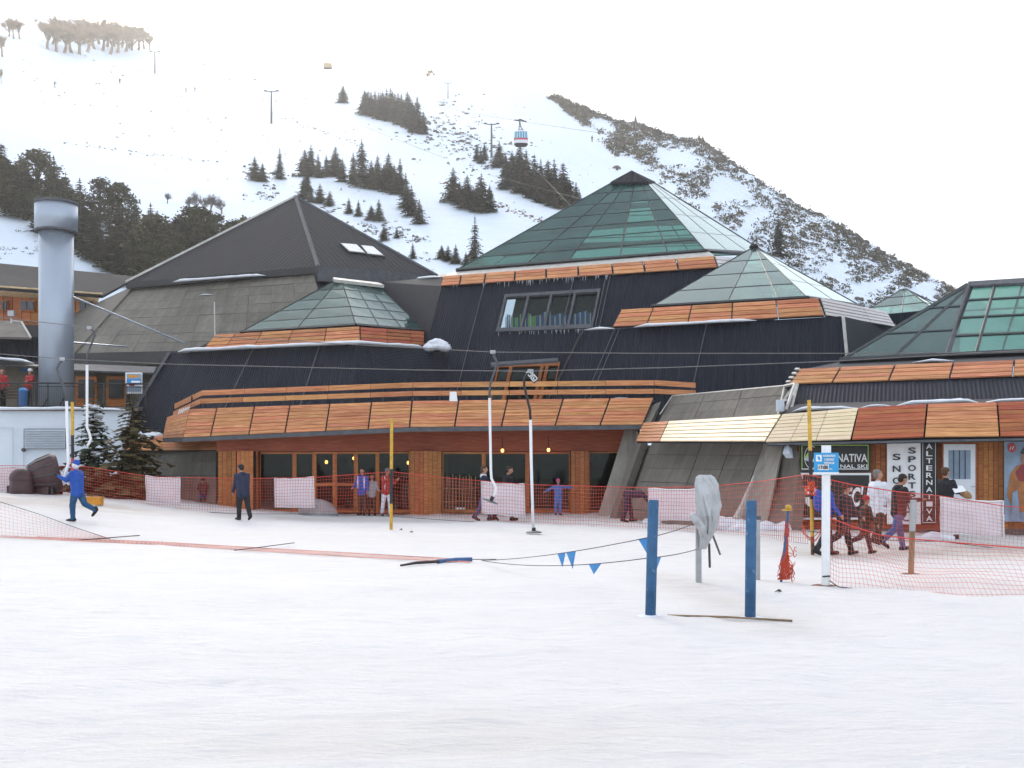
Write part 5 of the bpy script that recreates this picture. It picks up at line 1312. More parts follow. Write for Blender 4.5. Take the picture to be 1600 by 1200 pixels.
def bpost(ub, vb, ut, vt, label):
    g = G(ub, vb); t = P(ut, vt, g.y); o = root('blue_post', g, label, 'post')
    MB().tube([t, lerp(t, g, .02), lerp(t, g, .5), g-Vector((0, 0, .1))], [.062, .066, .067, .067], 16).build('shaft', 'post_blue', o)
    MB().ball(g+Vector((0, 0, -.01)), (.2, .2, .035), 12, 5).build('snow_collar', 'snow_cap', o, smooth=True)
    for p in o.children[0].data.polygons: p.use_smooth = len(p.vertices) == 4
bpost(1016, 963, 1021, 781, 'left blue wooden post in the foreground snow'); bpost(1172, 966, 1174, 782, 'right blue wooden post in the foreground snow')
g = G(1093, 910); t = P(1090, 815, g.y); so = root('steel_post', g, 'grey steel post carrying the tarp wrapped device', 'post')
MB().box(lerp(g, t, .5)-Vector((0, 0, .05)), (.085, .07, (t-g).length+.1)).build('shaft', 'galvanised', so)
g = G(1184, 906); t = P(1185, 812, g.y); so2 = root('steel_post', g, 'thin grey steel post close behind the right blue post', 'post')
MB().box(lerp(g, t, .5)-Vector((0, 0, .05)), (.06, .05, (t-g).length+.1)).build('shaft', 'galvanised', so2); MB().tube([t, t+Vector((0, 0, .06))], .045, 8).build('top_cap', 'grey_trim', so2)
# device wrapped in a silver tarp
tp = root('wrapped_device', P(1105, 858, 16.4), 'device wrapped in wrinkled silver grey tarp on thin legs', 'device')
prof = [(742, 1101, 9), (746, 1102, 14), (756, 1104, 17.5), (772, 1105, 19), (790, 1106, 19), (806, 1106, 17.5), (820, 1107, 15), (832, 1106, 12), (840, 1103, 9), (850, 1100, 7), (858, 1098, 5)]
m = MB(); n = 34; Yt = 16.4
for i, (v, u, w) in enumerate(prof):
    for j in range(n):
        a = 2*math.pi*j/n; q = P(u, v, Yt); k = Yt/F
        wr = 1+.20*noise.noise(Vector((math.cos(a)*2.2, math.sin(a)*2.2, v*.05)))+.42*abs(noise.noise(Vector((math.cos(a)*3.4+v*.03, math.sin(a)*3.4, v*.08))))-.10
        sq = 1/max(abs(math.cos(a)), abs(math.sin(a)))**.35
        m.v.append(q+Vector((math.cos(a)*w*k*wr*sq, math.sin(a)*w*k*.8*wr*sq, 0)))
for i in range(len(prof)-1):
    for j in range(n): m.face((i*n+j, (i+1)*n+j, (i+1)*n+(j+1) % n, i*n+(j+1) % n))
m.face(tuple(range(n))); m.face(tuple((len(prof)-1)*n+j for j in reversed(range(n)))); m.build('tarp', 'tarp_silver', tp, smooth=False)
m = MB(); m.tube([P(1080, 803, 16.2), P(1088, 812, 16.2), P(1096, 824, 16.25), P(1102, 838, 16.3)], [.03, .075, .07, .04], 8); m.build('tarp_fold', 'tarp_silver', tp)
MB().tube([P(1108, 850, 16.5), P(1109, 886, 17.)], .02, 6).build('leg', 'dark_trim', tp); MB().tube([P(1112, 832, 16.6), P(1125, 866, 18.8)], .02, 6).build('leg', 'grey_trim', tp)
# notice sign
g = G(1290, 915); nsn = root('notice_sign', g, 'blue notice sign on a white post reading closing time', 'sign')
t = P(1291, 701, g.y)
MB().tube([t, g-Vector((0, 0, .1))], [.068, .068], 8).build('post', 'white_tube', nsn)
MB().tube([t+Vector((0, 0, .05)), t-Vector((0, 0, .08))], .072, 10).build('cap', 'white_board', nsn)
Yb = g.y-.10
MB().slab(P(1272.5, 707.5, Yb), P(1310.5, 707.5, Yb), P(1310.5, 739, Yb), P(1272.5, 739, Yb), .03).build('board', 'sign_blue', nsn)
MB().slab(P(1272, 738, Yb-.01), P(1311, 738, Yb-.01), P(1311, 740.5, Yb-.01), P(1272, 740.5, Yb-.01), .05).build('lower_edge', 'white_board', nsn)
ex = Vector((1, 0, 0))
for s_, u, v, h, w in (('HORARIO', 1295.5, 712.3, 3.6, 19), ('CIERRE', 1295.5, 718., 3.6, 15), ('MEDIOS', 1295.5, 723.4, 3.6, 16)): text(nsn, s_, 0, 0, h, 0, 'white_board', frame=(P(u, v, Yb-.008), ex), width=w, bold=.02)
MB().slab(P(1275, 711, Yb-.005), P(1284, 711, Yb-.005), P(1284, 721, Yb-.005), P(1275, 721, Yb-.005), .008).build('emblem', 'white_board', nsn)
MB().slab(P(1277, 713, Yb-.012), P(1281, 713.5, Yb-.012), P(1282, 719, Yb-.012), P(1279, 719, Yb-.012), .008).build('emblem', 'sign_blue', nsn)
MB().slab(P(1278, 726, Yb-.005), P(1295, 726, Yb-.005), P(1295, 734.5, Yb-.005), P(1278, 734.5, Yb-.005), .008).build('time_plate', 'white_board', nsn)
text(nsn, '17:00', 0, 0, 6, 0, 'sign_black', frame=(P(1286.5, 730.2, Yb-.014), ex), width=14.5, bold=.025)
text(nsn, 'hs.', 0, 0, 2.6, 0, 'white_board', frame=(P(1298.5, 732.5, Yb-.008), ex), width=4.5, bold=.02)
MB().tube([P(1285, 901, g.y-.07), P(1297, 900, g.y-.07)], .012, 5).build('tie', 'black_plastic', nsn)
MB().ball(g+Vector((0, .05, -.015)), (.24, .2, .03), 12, 4, None, 0, .1, rn).build('trodden_base', 'pole_rust', nsn)
g = G(1423, 897); wp = root('wood_post', g, 'weathered wooden post with a metal sleeve inside the right net', 'post')
t = P(1427, 781, g.y)
MB().tube([lerp(t, g, .38), g-Vector((0, 0, .1))], .05, 10).build('shaft', 'post_wood', wp); MB().tube([t, lerp(t, g, .42)], .054, 10).build('sleeve', 'galvanised', wp)
MB().ball(g+Vector((0, 0, -.01)), (.2, .16, .03), 10, 4).build('trodden_base', 'pole_rust', wp)

# ------------------------------------------------------------ nets
def net(name, top, bot, cw, rows, tw, mat, label, ropes=('rope_red', 'rope_dark'), rr=.011, slack=.02, diamond=False, seed=1):
    """a real knotted net between two lines of points"""
    def resample(pts, n):
        L = [0]
        for a, b in zip(pts, pts[1:]): L.append(L[-1]+(b-a).length)
        out = []; j = 0
        for k in range(n+1):
            d = L[-1]*k/n
            while j < len(L)-2 and L[j+1] < d: j += 1
            out.append(lerp(pts[j], pts[j+1], (d-L[j])/max(1e-9, L[j+1]-L[j])))
        return out
    ln = sum((b-a).length for a, b in zip(top, top[1:])); n = max(2, int(ln/cw))
    T, B_ = resample(top, n), resample(bot, n); rn = random.Random(seed)
    def pt(i, j):
        f = j/rows; p = lerp(T[i], B_[i], f); k = math.sin(math.pi*f)
        return p+Vector((.5*noise.noise(p*.9+Vector((seed, 0, 0))), noise.noise(p*.7+Vector((0, seed, 0)))*1., .4*noise.noise(p*1.1+Vector((0, 0, seed)))))*slack*k*4
    g = [[pt(i, j) for j in range(rows+1)] for i in range(n+1)]
    m = MB()
    if diamond:
        for i in range(n):
            for j in range(rows):
                if (i+j) % 2 == 0: m.tube([g[i][j], g[i+1][j+1]], tw, 3, False)
                else: m.tube([g[i+1][j], g[i][j+1]], tw, 3, False)
    else:
        for i in range(n+1): m.tube(g[i], tw, 3, False)
        for j in range(1, rows): m.tube([g[i][j] for i in range(n+1)], tw, 3, False)
    o = root(name, B_[0], label, 'net')
    m.build('mesh_cords', mat, o)
    MB().tube(T, rr, 5).build('top_rope', ropes[0], o); MB().tube(B_, rr*.8, 5).build('bottom_rope', ropes[1], o)
    return o
NT = [(-60, 727, 37.5), (130, 728.5, 37.), (236, 745, 36.3), (380, 748, 35.9), (490, 746, 35.6), (612, 737, 35.2), (700, 747, 34.6), (820, 757, 33.8), (1010, 762, 30.8), (1110, 760, 29), (1190, 752, 27.2), (1262, 741, 25.2)]
NB = [(-60, 775, 37.5), (130, 782, 37.), (236, 796, 36.3), (380, 803, 35.9), (490, 803, 35.6), (612, 807, 35.2), (700, 813, 34.6), (820, 820, 33.8), (1010, 829, 30.8), (1110, 834, 29), (1190, 842, 27.2), (1262, 850, 25.2)]
net('safety_net', [P(*a) for a in NT], [P(*a) for a in NB], .10, 12, .0052, 'net_red', 'long red safety net stretched across in front of the whole lodge', slack=.03)
net('safety_net', [P(1264, 742, 22.), P(1330, 757, 21.6), P(1400, 768, 21.2), P(1470, 775, 24.6), P(1570, 791, 24.2), P(1720, 800, 23)], [P(1264, 830, 22.), P(1330, 838, 21.6), P(1400, 845, 21.2), P(1470, 846, 24.6), P(1570, 858, 24.2), P(1720, 868, 23)], .09, 12, .003, 'net_red', 'red safety net behind the walkers in front of the shop fronts', slack=.03, seed=4)
net('safety_net', [P(1288, 806, 16.15), P(1330, 822, 16.6), P(1375, 836, 17.2), P(1424, 842, 17.75), P(1520, 850, 17.), P(1720, 866, 16.)], [P(1290, 903, 16.1), P(1310, 917, 15.8), P(1375, 924, 15.6), P(1424, 930, 15.3), P(1500, 938, 14.6), P(1560, 938, 14.5), P(1720, 930, 14.5)], .085, 13, .0028, 'net_red', 'slack orange red net hanging from the white sign post to the right edge', slack=.06, diamond=False, seed=9)
# fallen net at left and its trampled band
g_ = lambda u, v, up=.02: G(u, v)+Vector((0, 0, up))
net('fallen_net', [P(-60, 766, 27.5), P(0, 784, 27.), P(60, 803, 26.6), P(120, 825, 26.2), P(180, 844.5, 25.8)], [g_(-60, 835), g_(0, 838), g_(60, 841), g_(120, 843), g_(183, 845.5)], .13, 9, .004, 'net_pink', 'sagging pale red net triangle at the left edge', ropes=('rope_dark', 'net_pink'), rr=.008, seed=5)
net('trampled_net', [g_(-60, 833), g_(100, 842), g_(250, 848), g_(400, 857), g_(560, 866), g_(735, 876)], [g_(-60, 837), g_(100, 845.5), g_(250, 852.5), g_(400, 862), g_(560, 872), g_(735, 880.5)], .13, 5, .0045, 'net_pink', 'trampled red net lying in a band on the snow', ropes=('net_pink', 'net_pink'), rr=.009, slack=.008, seed=6)
# net bundle hung on the leaning blue pole with the yellow cap
g = G(1220, 909); t = P(1232, 798, g.y-.05)
bn = root('capped_pole', g, 'thin leaning blue pole with yellow cap left of the notice sign', 'pole')
MB().tube([t, g-Vector((0, 0, .05))], .022, 8).build('shaft', 'post_blue', bn)
m = MB(); m.ball(t+Vector((0, 0, .05)), (.055, .055, .05), 12, 8); m.build('cap_crown', 'pole_yellow', bn, smooth=True)
MB().tube([t+Vector((-.03, 0, .02)), t+Vector((-.03, 0, .0))], [.075, .08], 12).build('cap_brim', 'pole_yellow', bn)
nb = root('net_bundle', g, 'bunched red net hanging on the leaning blue pole', 'net')
rn = random.Random(31); m = MB()
for k in range(80):
    z0 = .78*rn.random(); L = rn.uniform(.25, .8); pts = []; a = rn.uniform(0, 6.28); ph = rn.uniform(0, 6.28)
    for q in range(7):
        f = max(0, min(1, z0+(q/6-.5)*L)); c = lerp(g, t, .02+.82*f); w = .015+.055*(1-f)**1.6+.015*math.sin(f*9)
        pts.append(c+Vector((math.cos(a+q*.5)*w+(1-f)*.08*rn.uniform(0, 1.3), math.sin(a+q*.5)*w*.6, .02)))
    m.tube(pts, .007, 4, False)
for k in range(12):
    c0_ = lerp(g, t, rn.uniform(.05, .5)); pts = [c0_+Vector((.05*math.sin(q)+q*.05, .0, .09*math.sin(q*.9+k)-.02*q)) for q in range(6)]; m.tube(pts, .006, 4, False)
m.build('cords', 'net_red', nb)
yn = root('net_knot', P(1266, 752, 22.1), 'red net tied in a loose loop round the tall yellow pole', 'net'); m = MB()
for k in range(9):
    a0 = rn.uniform(0, 6); pts = [P(1266+math.cos(a0+q*.9)*(5+k*.7), 750+q*3.5+k+math.sin(q*2+k)*3, 22.0) for q in range(6)]; m.tube(pts, .012, 4, False)
m.build('cords', 'net_red', yn); m = MB()
for k in range(6):
    s_ = rn.choice((-1, 1)); m.tube([P(1269+s_*q*3.2, 845-q*q*.9*rn.uniform(.6, 1.2)-k*2+(10 if k > 3 else 0), 21.4) for q in range(6)], .008, 4, False)
m.build('lower_cords', 'net_red', yn)

# ---- sheets and mats on the nets
def mat_sheet(u0, u1, vt0, vt1, vb0, vb1, Y0, Y1, label, seed):
    q = Q(P(u0, vt0, Y0), P(u1, vt1, Y1), P(u1+1, vb1, Y1), P(u0+1, vb0, Y0)); m = MB(); nx_, ny_ = 18, 12
    q = Q(*[p for p in q.c]); r = root('padded_mat', q.pt(.5, 1), label, 'mat')
    V = []
    for sgn in (0, .03):
        for j in range(ny_+1):
            for i in range(nx_+1):
                a, b = i/nx_, j/ny_; p = q.pt(a, b)
                p = p+Vector((0, sgn+.05*noise.noise(Vector((a*3, b*2.2, seed)))+.02*noise.noise(Vector((a*9, b*8, seed))), -.05*math.sin(a*math.pi)*(1-b)+.025*noise.noise(Vector((a*4, seed, b)))))
                V.append(p)
    m.v = V; w = nx_+1; off = w*(ny_+1)
    for j in range(ny_):
        for i in range(nx_):
            a = j*w+i; m.face((a, a+w, a+w+1, a+1)); m.face((off+a, off+a+1, off+a+w+1, off+a+w))
    edge = [i for i in range(w)]+[j*w+nx_ for j in range(1, ny_+1)]+[ny_*w+i for i in range(nx_-1, -1, -1)]+[j*w for j in range(ny_-1, 0, -1)]
    for a, b in zip(edge, edge[1:]+edge[:1]): m.face((a, b, off+b, off+a))
    m.build('sheet', 'mat_cloth', r, smooth=True)
    ed = [V[i]+Vector((0, -.012, 0)) for i in edge]; MB().tube(ed+[ed[0]], .018, 4).build('hem', 'white_board', r)
mat_sheet(-30, 27, 728, 729, 765, 769, 37.65, 37.55, 'pale sheet on the net at the left edge beside the brown machine', 1)
mat_sheet(228, 281, 743, 745.5, 784, 790, 36.62, 36.45, 'small pale sheet on the net left of the entrance', 2)
mat_sheet(429, 490, 747, 745, 792, 793, 36.02, 35.85, 'pale sheet on the net in front of the left entrance window', 3)
mat_sheet(752, 819, 752, 756, 801, 808, 34.55, 34.1, 'pale sheet hiding the legs of the two walkers', 4)
mat_sheet(1013, 1112, 763, 762, 813, 812, 31.05, 29.25, 'wide pale sheet behind the left blue post', 5)
mat_sheet(1469, 1567, 776, 783, 832, 840, 24.85, 24.5, 'large pale mat in front of the white shop door', 6)

# ---- poles and ropes lying on the snow, flags
def lying(name, pts, r, mat, label, cat='pole'):
    o = MB().tube(pts, r, 8).build(name, mat, None, pts[0], smooth=True); return tag(o, label, cat)
lying('fallen_pole', [g_(108, 847, .03), g_(170, 843.5, .05), g_(218, 839.5, .05)], .012, 'rope_dark', 'thin dark pole lying on the fallen net at left')
lying('fallen_pole', [g_(366, 862, .03), g_(410, 858, .05), g_(460, 852, .06)], .010, 'rope_dark', 'thin bent rod lying across the trampled net band')
lying('ground_stick', [g_(1043, 964, .02), g_(1130, 967, .025), g_(1238, 972.5, .02)], .013, 'post_wood', 'long thin wooden stick lying in snow between the blue posts', 'stick')
bp = root('blue_pole', g_(682, 883), 'fallen dark pole with blue grip at the end of the trampled net', 'pole')
MB().tube([g_(626, 886, .03), g_(650, 883.5, .05), g_(686, 882, .06)], [.02, .03, .03], 8).build('shaft', 'pole_black', bp)
MB().tube([g_(684, 882.3, .06), g_(694, 881.5, .065), g_(712, 880.5, .07), g_(738, 879.5, .07)], [.045, .04, .05, .045], 10).build('grip', 'bin_blue', bp)
MB().tube([g_(738, 879.5, .07), g_(775, 878.5, .06)], .009, 6).build('rod', 'grey_trim', bp)
p0 = g_(752, 880.5, .06); q1, q2 = P(1012, 840, 12.9), P(1087, 817, 16.5); q3, q4 = P(1012, 872, 12.85), P(1090, 858, 16.55)
def catena(a, b, d, n=14): return [lerp(a, b, k/n)-Vector((0, 0, d*4*(k/n)*(1-k/n))) for k in range(n+1)]
L1 = catena(p0, q1, .06)+catena(q1, q2, .02)[1:]; L2 = catena(p0, q3, .10)+catena(q3, q4, .02)[1:]
lying('flag_line', L1, .006, 'rope_dark', 'upper thin line with blue pennants running to the left blue post', 'rope')
lying('flag_line', L2, .006, 'rope_dark', 'lower thin line with blue pennants running to the left blue post', 'rope')
def onl(L, u):
    for a, b in zip(L, L[1:]):
        ua, ub = 800+a.x*F/a.y, 800+b.x*F/b.y
        if (ua-u)*(ub-u) <= 0: return lerp(a, b, (u-ua)/(ub-ua))
    return L[-1]
def pennant(L, u0, u1, tipu, h, label):
    a, b = onl(L, u0), onl(L, u1); k = a.y/F; m = MB()
    tip = lerp(a, b, (tipu-u0)/(u1-u0))-Vector((0, .02, h*k)); mid = lerp(lerp(a, b, .5), tip, .5)+Vector((0, -.02, 0))
    nrm = Vector((0, -.006, 0))
    for s_ in (1, -1):
        A_, B2, T_, M_ = a+nrm*s_, b+nrm*s_, tip+nrm*s_*.3, mid+nrm*s_
        for x, y in ((A_, B2), (B2, T_), (T_, A_)): m.tri(*( (x, M_, y) if s_ > 0 else (x, y, M_)))
    tag(m.build('pennant', 'flag_blue', None, a), label, 'pennant', 'blue pennants on the lines')
pennant(L1, 871, 884, 879, 22, 'narrow blue pennant, leftmost on the upper line'); pennant(L1, 885, 900, 895, 27, 'blue pennant just right of the leftmost one')
pennant(L2, 920, 940, 928, 16, 'small blue pennant on the lower line'); pennant(L1, 998, 1014, 1012, 27, 'large blue pennant touching the left blue post'); pennant(L2, 1024, 1033, 1026, 18, 'blue pennant half hidden behind the left blue post')
for i, (u, v, lab) in enumerate([(1217, 927, 'dark scrap lying on snow below the net bundle'), (643, 833, 'small dark scrap on snow right of the yellow pole'), (627, 829, 'tiny twig scrap at the foot of the entrance pole')]):
    p = g_(u, v, .02); m = MB(); m.tube([p+Vector((-.06, 0, 0)), p+Vector((0, 0, .03)), p+Vector((.05, .02, 0))], [.005, .016, .004], 6); m.tube([p, p+Vector((.03, -.03, .04))], [.012, .003], 5)
    tag(m.build('scrap', 'black_plastic', None, p), lab, 'scrap')
# ------------------------------------------------------------ people
for nm, c in dict(skin=(.42, .22, .15), navy=(.018, .022, .055), royal=(.015, .075, .36), teal_trousers=(.015, .07, .16), black_cloth=(.012, .012, .016), charcoal=(.03, .03, .036), maroon=(.07, .018, .022),
                  red_cloth=(.36, .03, .03), white_cloth=(.66, .68, .74), pale_grey=(.42, .43, .46), sky_suit=(.02, .16, .46), pink_hat=(.55, .07, .22), denim=(.06, .09, .22), brown_cloth=(.06, .035, .025), hair_dark=(.02, .014, .010),
                  hair_brown=(.07, .035, .018), hair_grey=(.16, .15, .14), boot=(.016, .013, .012), tan_cloth=(.32, .19, .09), orange_cloth=(.48, .19, .03), knit_brown=(.09, .03, .022)).items():
    plain(nm, c, .8, var=.22, scale=9, bmp=.25, bscale=22)

def person(label, base, face, h=1.75, lean=0., hip=0., legs=((0, 0), (0, 0)), arms=((5, 10, 15), (5, 10, 15)), top='navy', pants='charcoal', hair='hair_dark', hat=None, shoes='boot', hood=None, bulk=1., coat=.0, headturn=0., nod=0.,
           gloves=None, sleeve=None, pack=None, group=None, sit=0., stripe=None, mask=None):
    """face: heading in degrees, 0 = away from the camera, 90 = to the right; legs (hip pitch, knee bend), arms (pitch, spread, elbow)"""
    s = h/1.75; rt = root('person', base, label, 'person', group)
    caps = []                                             # (p0, p1, r0, r1, material)
    up = Vector((0, math.sin(R(lean)), math.cos(R(lean)))); side = Vector((1, 0, 0))
    pel = Vector((0, 0, 0)); chest = pel+up*.42; neck = pel+up*.55; hd = neck+Vector((0, math.sin(R(lean+nod)), math.cos(R(lean+nod))))*.17
    feet = []
    lowest = 0
    for sg, (th, kn) in zip((-1, 1), legs):
        hp = pel+side*sg*.09-Vector((0, 0, .04)); d1 = Vector((sg*.05, math.sin(R(th)), -math.cos(R(th)))); k_ = hp+d1*.42
        d2 = Vector((0, math.sin(R(th-kn)), -math.cos(R(th-kn)))); a_ = k_+d2*.41
        caps += [(hp, k_, .105*bulk, .075*bulk, pants), (k_, a_, .078*bulk, .06*bulk, pants)]
        fa = th-kn; fd = Vector((sg*.15, math.cos(R(fa*.7)), math.sin(R(fa*.7)))); fd.normalize()
        caps.append((a_-Vector((0, 0, .03))-fd*.05, a_+fd*.17-Vector((0, 0, .045)), .055, .042, shoes)); caps.append((a_+Vector((0, 0, .06)), a_-Vector((0, 0, .02)), .062, .058, shoes))
        lowest = min(lowest, a_.z-.085, (a_+fd*.17).z-.085)
    tm = top
    for x in (-.07, .07): caps += [(pel+side*x*.9+up*.0, chest+side*x*1.35, .125*bulk, .125*bulk, tm)]
    caps.append((pel-up*.05, chest, .13*bulk, .13*bulk, tm)); caps.append((chest-side*.13+up*.04, chest+side*.13+up*.04, .085*bulk, .085*bulk, tm))
    if coat: caps += [(pel+side*x, pel+side*x*1.1-Vector((0, 0, coat)), .125*bulk, .135*bulk, tm) for x in (-.06, .06)]
    caps.append((neck-up*.06, neck+up*.06, .058, .055, 'skin'))
    caps.append((neck-up*.07, neck-up*.02, .085, .075, hood or tm))
    hands = []
    for sg, (al, be, el) in zip((-1, 1), arms):
        sh = chest+side*sg*.185+up*.06
        d1 = Vector((sg*math.sin(R(be)), math.sin(R(al+lean*.5))*math.cos(R(be)), -math.cos(R(al+lean*.5))*math.cos(R(be)))); e_ = sh+d1*.28
        a2 = al+lean*.5+el; b2 = be*.8 if be < 60 else be
        d2 = Vector((sg*math.sin(R(b2)), math.sin(R(a2))*math.cos(R(b2)), -math.cos(R(a2))*math.cos(R(b2)))); w_ = e_+d2*.25
        caps += [(sh, e_, .072*bulk, .058*bulk, sleeve or tm), (e_, w_, .058*bulk, .044*bulk, sleeve or tm)]
        hands.append((w_, d2, sg))
    # head: skull, jaw, nose, ears
    ht = R(headturn); M = Matrix.Rotation(-ht, 3, 'Z') @ Matrix.Rotation(-R(lean*.25+nod), 3, 'X')
    def hp_(x, y, z): return hd+M @ Vector((x, y, z))
    caps += [(hp_(0, -.012, .03), hp_(0, -.02, .045), .092, .092, 'skin'), (hp_(0, .03, -.03), hp_(0, .025, .03), .068, .075, 'skin'), (hp_(0, .045, -.065), hp_(0, .03, -.04), .045, .055, 'skin'),
             (hp_(0, .095, .015), hp_(0, .112, -.015), .010, .018, 'skin'), (hp_(-.088, 0, 0), hp_(-.09, .0, .02), .016, .018, 'skin'), (hp_(.088, 0, 0), hp_(.09, 0, .02), .016, .018, 'skin')]
    Rz = Matrix.Rotation(-R(face), 3, 'Z'); dz = -lowest-.0
    def X(p): return Vector(base)+Rz @ ((p+Vector((0, 0, dz)))*s)
    m = MB()
    def capsule(p0, p1, r0, r1, n=10):
        d = p1-p0; L = d.length
        d = d/L if L > 1e-6 else Vector((0, 0, 1))
        pts, rr = [], []
        for a in (80, 55, 25): pts.append(p0-d*r0*math.sin(R(a))); rr.append(r0*math.cos(R(a)))
        pts += [p0, p1]; rr += [r0, r1]
        for a in (25, 55, 80): pts.append(p1+d*r1*math.sin(R(a))); rr.append(r1*math.cos(R(a)))
        m.tube(pts, rr, n)
    for c in caps: capsule(*c[:4])
    hm = gloves or 'skin'
    for w_, d, sg in hands:                               # palm, four curled fingers, thumb
        d = d.normalized(); fw = Vector((0, 1, 0)); fw = (fw-d*fw.dot(d)); fw = fw.normalized() if fw.length > .1 else Vector((0, 0, 1)); sd2 = d.cross(fw)
        capsule(w_, w_+d*.075, .030, .034, 8); caps.append((w_, w_+d*.075, .030, .034, hm))
        for i, (o_, l_) in enumerate(((-.027, .07), (-.009, .08), (.009, .076), (.027, .06))):
            b0 = w_+d*.085+fw*o_; b1 = b0+d*l_*.5-sd2*sg*.012; b2_ = b1+(d*.6-sd2*sg*.8).normalized()*l_*.5
            capsule(b0, b1, .0115, .011, 6); capsule(b1, b2_, .011, .009, 6); caps += [(b0, b1, .0115, .011, hm), (b1, b2_, .011, .009, hm)]
        capsule(w_+d*.03+fw*.03, w_+d*.075+fw*.062, .014, .011, 6); caps.append((w_+d*.03+fw*.03, w_+d*.075+fw*.062, .014, .011, hm))
    tmp = bpy.data.objects.new('t', m.mesh('t', 'skin')); col.objects.link(tmp)
    md = tmp.modifiers.new('r', 'REMESH'); md.mode = 'VOXEL'; md.voxel_size = .016; md.adaptivity = 0
    m2 = tmp.modifiers.new('s', 'SMOOTH'); m2.factor = .5; m2.iterations = 3
    dg = bpy.context.evaluated_depsgraph_get(); me = bpy.data.meshes.new_from_object(tmp.evaluated_get(dg)); bpy.data.objects.remove(tmp)
    names = sorted(set(c[4] for c in caps)); n = len(me.polygons)
    cen = np.empty(n*3); me.polygons.foreach_get('center', cen); cen = cen.reshape(-1, 3)
    best = np.full(n, 1e9); idx = np.zeros(n, int)
    for p0, p1, r0, r1, mt in caps:
        a = np.array(p0); d = np.array(p1)-a; L2 = max(1e-9, d.dot(d)); t_ = np.clip(((cen-a) @ d)/L2, 0, 1)
        dist = np.linalg.norm(cen-a-t_[:, None]*d, axis=1)-(r0+(r1-r0)*t_)
        mk = dist < best; best[mk] = dist[mk]; idx[mk] = names.index(mt)
    nv = len(me.vertices); co = np.empty(nv*3); me.vertices.foreach_get('co', co); co = co.reshape(-1, 3)
    # cloth folds
    fold = np.array([noise.noise(Vector(p)*11.)*.006+noise.noise(Vector(p)*26.)*.003 for p in co])
    nr = np.empty(nv*3); me.vertices.foreach_get('normal', nr); co = co+nr.reshape(-1, 3)*fold[:, None]*(np.linalg.norm(co-np.array(hd), axis=1) > .16)[:, None]
    co[:, 2] += dz; co *= s; me.vertices.foreach_set('co', (co @ np.array(Rz).T).ravel())
    me.materials.clear()
    for nme in names: me.materials.append(MAT[nme])
    me.polygons.foreach_set('material_index', idx.tolist()); me.polygons.foreach_set('use_smooth', [True]*n); me.update(); me.name = 'body'
    b = bpy.data.objects.new('body', me); col.objects.link(b); b.parent = rt; ORG[b] = Vector(base)
    def part(mb, nme, mt, smooth=True):
        mb.v = [X(p) for p in mb.v]; return mb.build(nme, mt, rt, smooth=smooth)
    e = MB()
    for sg in (-1, 1): e.ball(hp_(sg*.033, .088, .022), (.012, .008, .008), 6, 4, M)
    part(e, 'eyes', 'hair_dark')
    e = MB(); e.ball(hp_(0, .088, -.05), (.022, .008, .006), 6, 4, M); part(e, 'mouth', 'maroon')
    if hat:
        e = MB(); e.ball(hp_(0, -.015, .06), (.105, .115, .10), 14, 8, M); e.tube([hp_(0, -.005, .035), hp_(0, -.008, .06)], [.108, .108], 14); part(e, 'hat', hat)
    else:
        e = MB(); e.ball(hp_(0, -.028, .055), (.10, .104, .085), 14, 8, M, 0, .04, rnd); e.ball(hp_(0, -.06, .0), (.085, .065, .085), 12, 7, M); part(e, 'hair', hair)
    if hood:
        e = MB(); e.ball(neck-up*.03+Vector((0, -.075, 0)), (.12, .075, .08), 12, 7); part(e, 'hood', hood)
    if mask:
        e = MB(); e.ball(hp_(0, .01, -.005), (.112, .10, .13), 14, 9, M); part(e, 'balaclava', mask)
    if pack:
        e = MB(); e.ball(chest-up*.1+Vector((0, -.2, 0)), (.17, .11, .26), 12, 8); part(e, 'backpack', pack)
    if stripe:
        e = MB()
        for sg in (-1, 1): e.ball(chest+side*sg*.13-up*.12+Vector((0, .105*bulk, 0)), (.028, .035, .26), 8, 8)
        part(e, 'white_stripe', stripe)
    return rt
def at(u, v, Y=None):
    if Y is None: return G(u, v)
    return onG((u-800)/F*Y, Y)

sk = person('person in blue ski suit with white face cover gripping the drag lift tube', at(121, 812, 30.), -78, 1.74, lean=4, legs=((12, 14), (-22, 42)), arms=((38, 8, 78), (30, 10, 88)), top='royal', pants='teal_trousers', hat='royal', mask='white_cloth', gloves='black_cloth', bulk=1.18, coat=.10)
person('person in dark navy coat walking past the small pale sheet', at(380, 813), -38, 1.80, lean=12, nod=14, legs=((8, 6), (-12, 16)), arms=((-4, 8, 18), (6, 8, 14)), top='navy', pants='black_cloth', hood='navy', bulk=1.15, coat=.12)
person('child crouching in dark clothes by the concrete wall', at(317, 803, 40.6), -15, 1.25, lean=26, legs=((92, 118), (84, 118)), arms=((30, 12, 30), (30, 12, 40)), top='maroon', pants='royal', hat='maroon', bulk=1.15)
person('person in blue and white jacket standing by the entrance door', at(566, 805, 39.0), 195, 1.74, legs=((3, 3), (-3, 3)), arms=((5, 10, 20), (15, 8, 50)), top='royal', pants='brown_cloth', stripe='white_cloth', coat=.08, bulk=1.08, hair='hair_dark')
person('shorter person in grey beside the blue and white jacket', at(581, 805, 39.2), 160, 1.52, legs=((3, 3), (-3, 3)), arms=((20, 10, 50), (5, 8, 20)), top='pale_grey', pants='brown_cloth', hair='hair_brown', coat=.05)
person('person in red and white jacket with pale trousers by the door', at(604, 805, 38.6), 150, 1.74, lean=5, nod=12, legs=((10, 6), (-9, 6)), arms=((40, 6, 80), (38, 6, 85)), top='red_cloth', pants='white_cloth', hat='hair_grey', stripe='white_cloth', coat=.05, bulk=1.05)
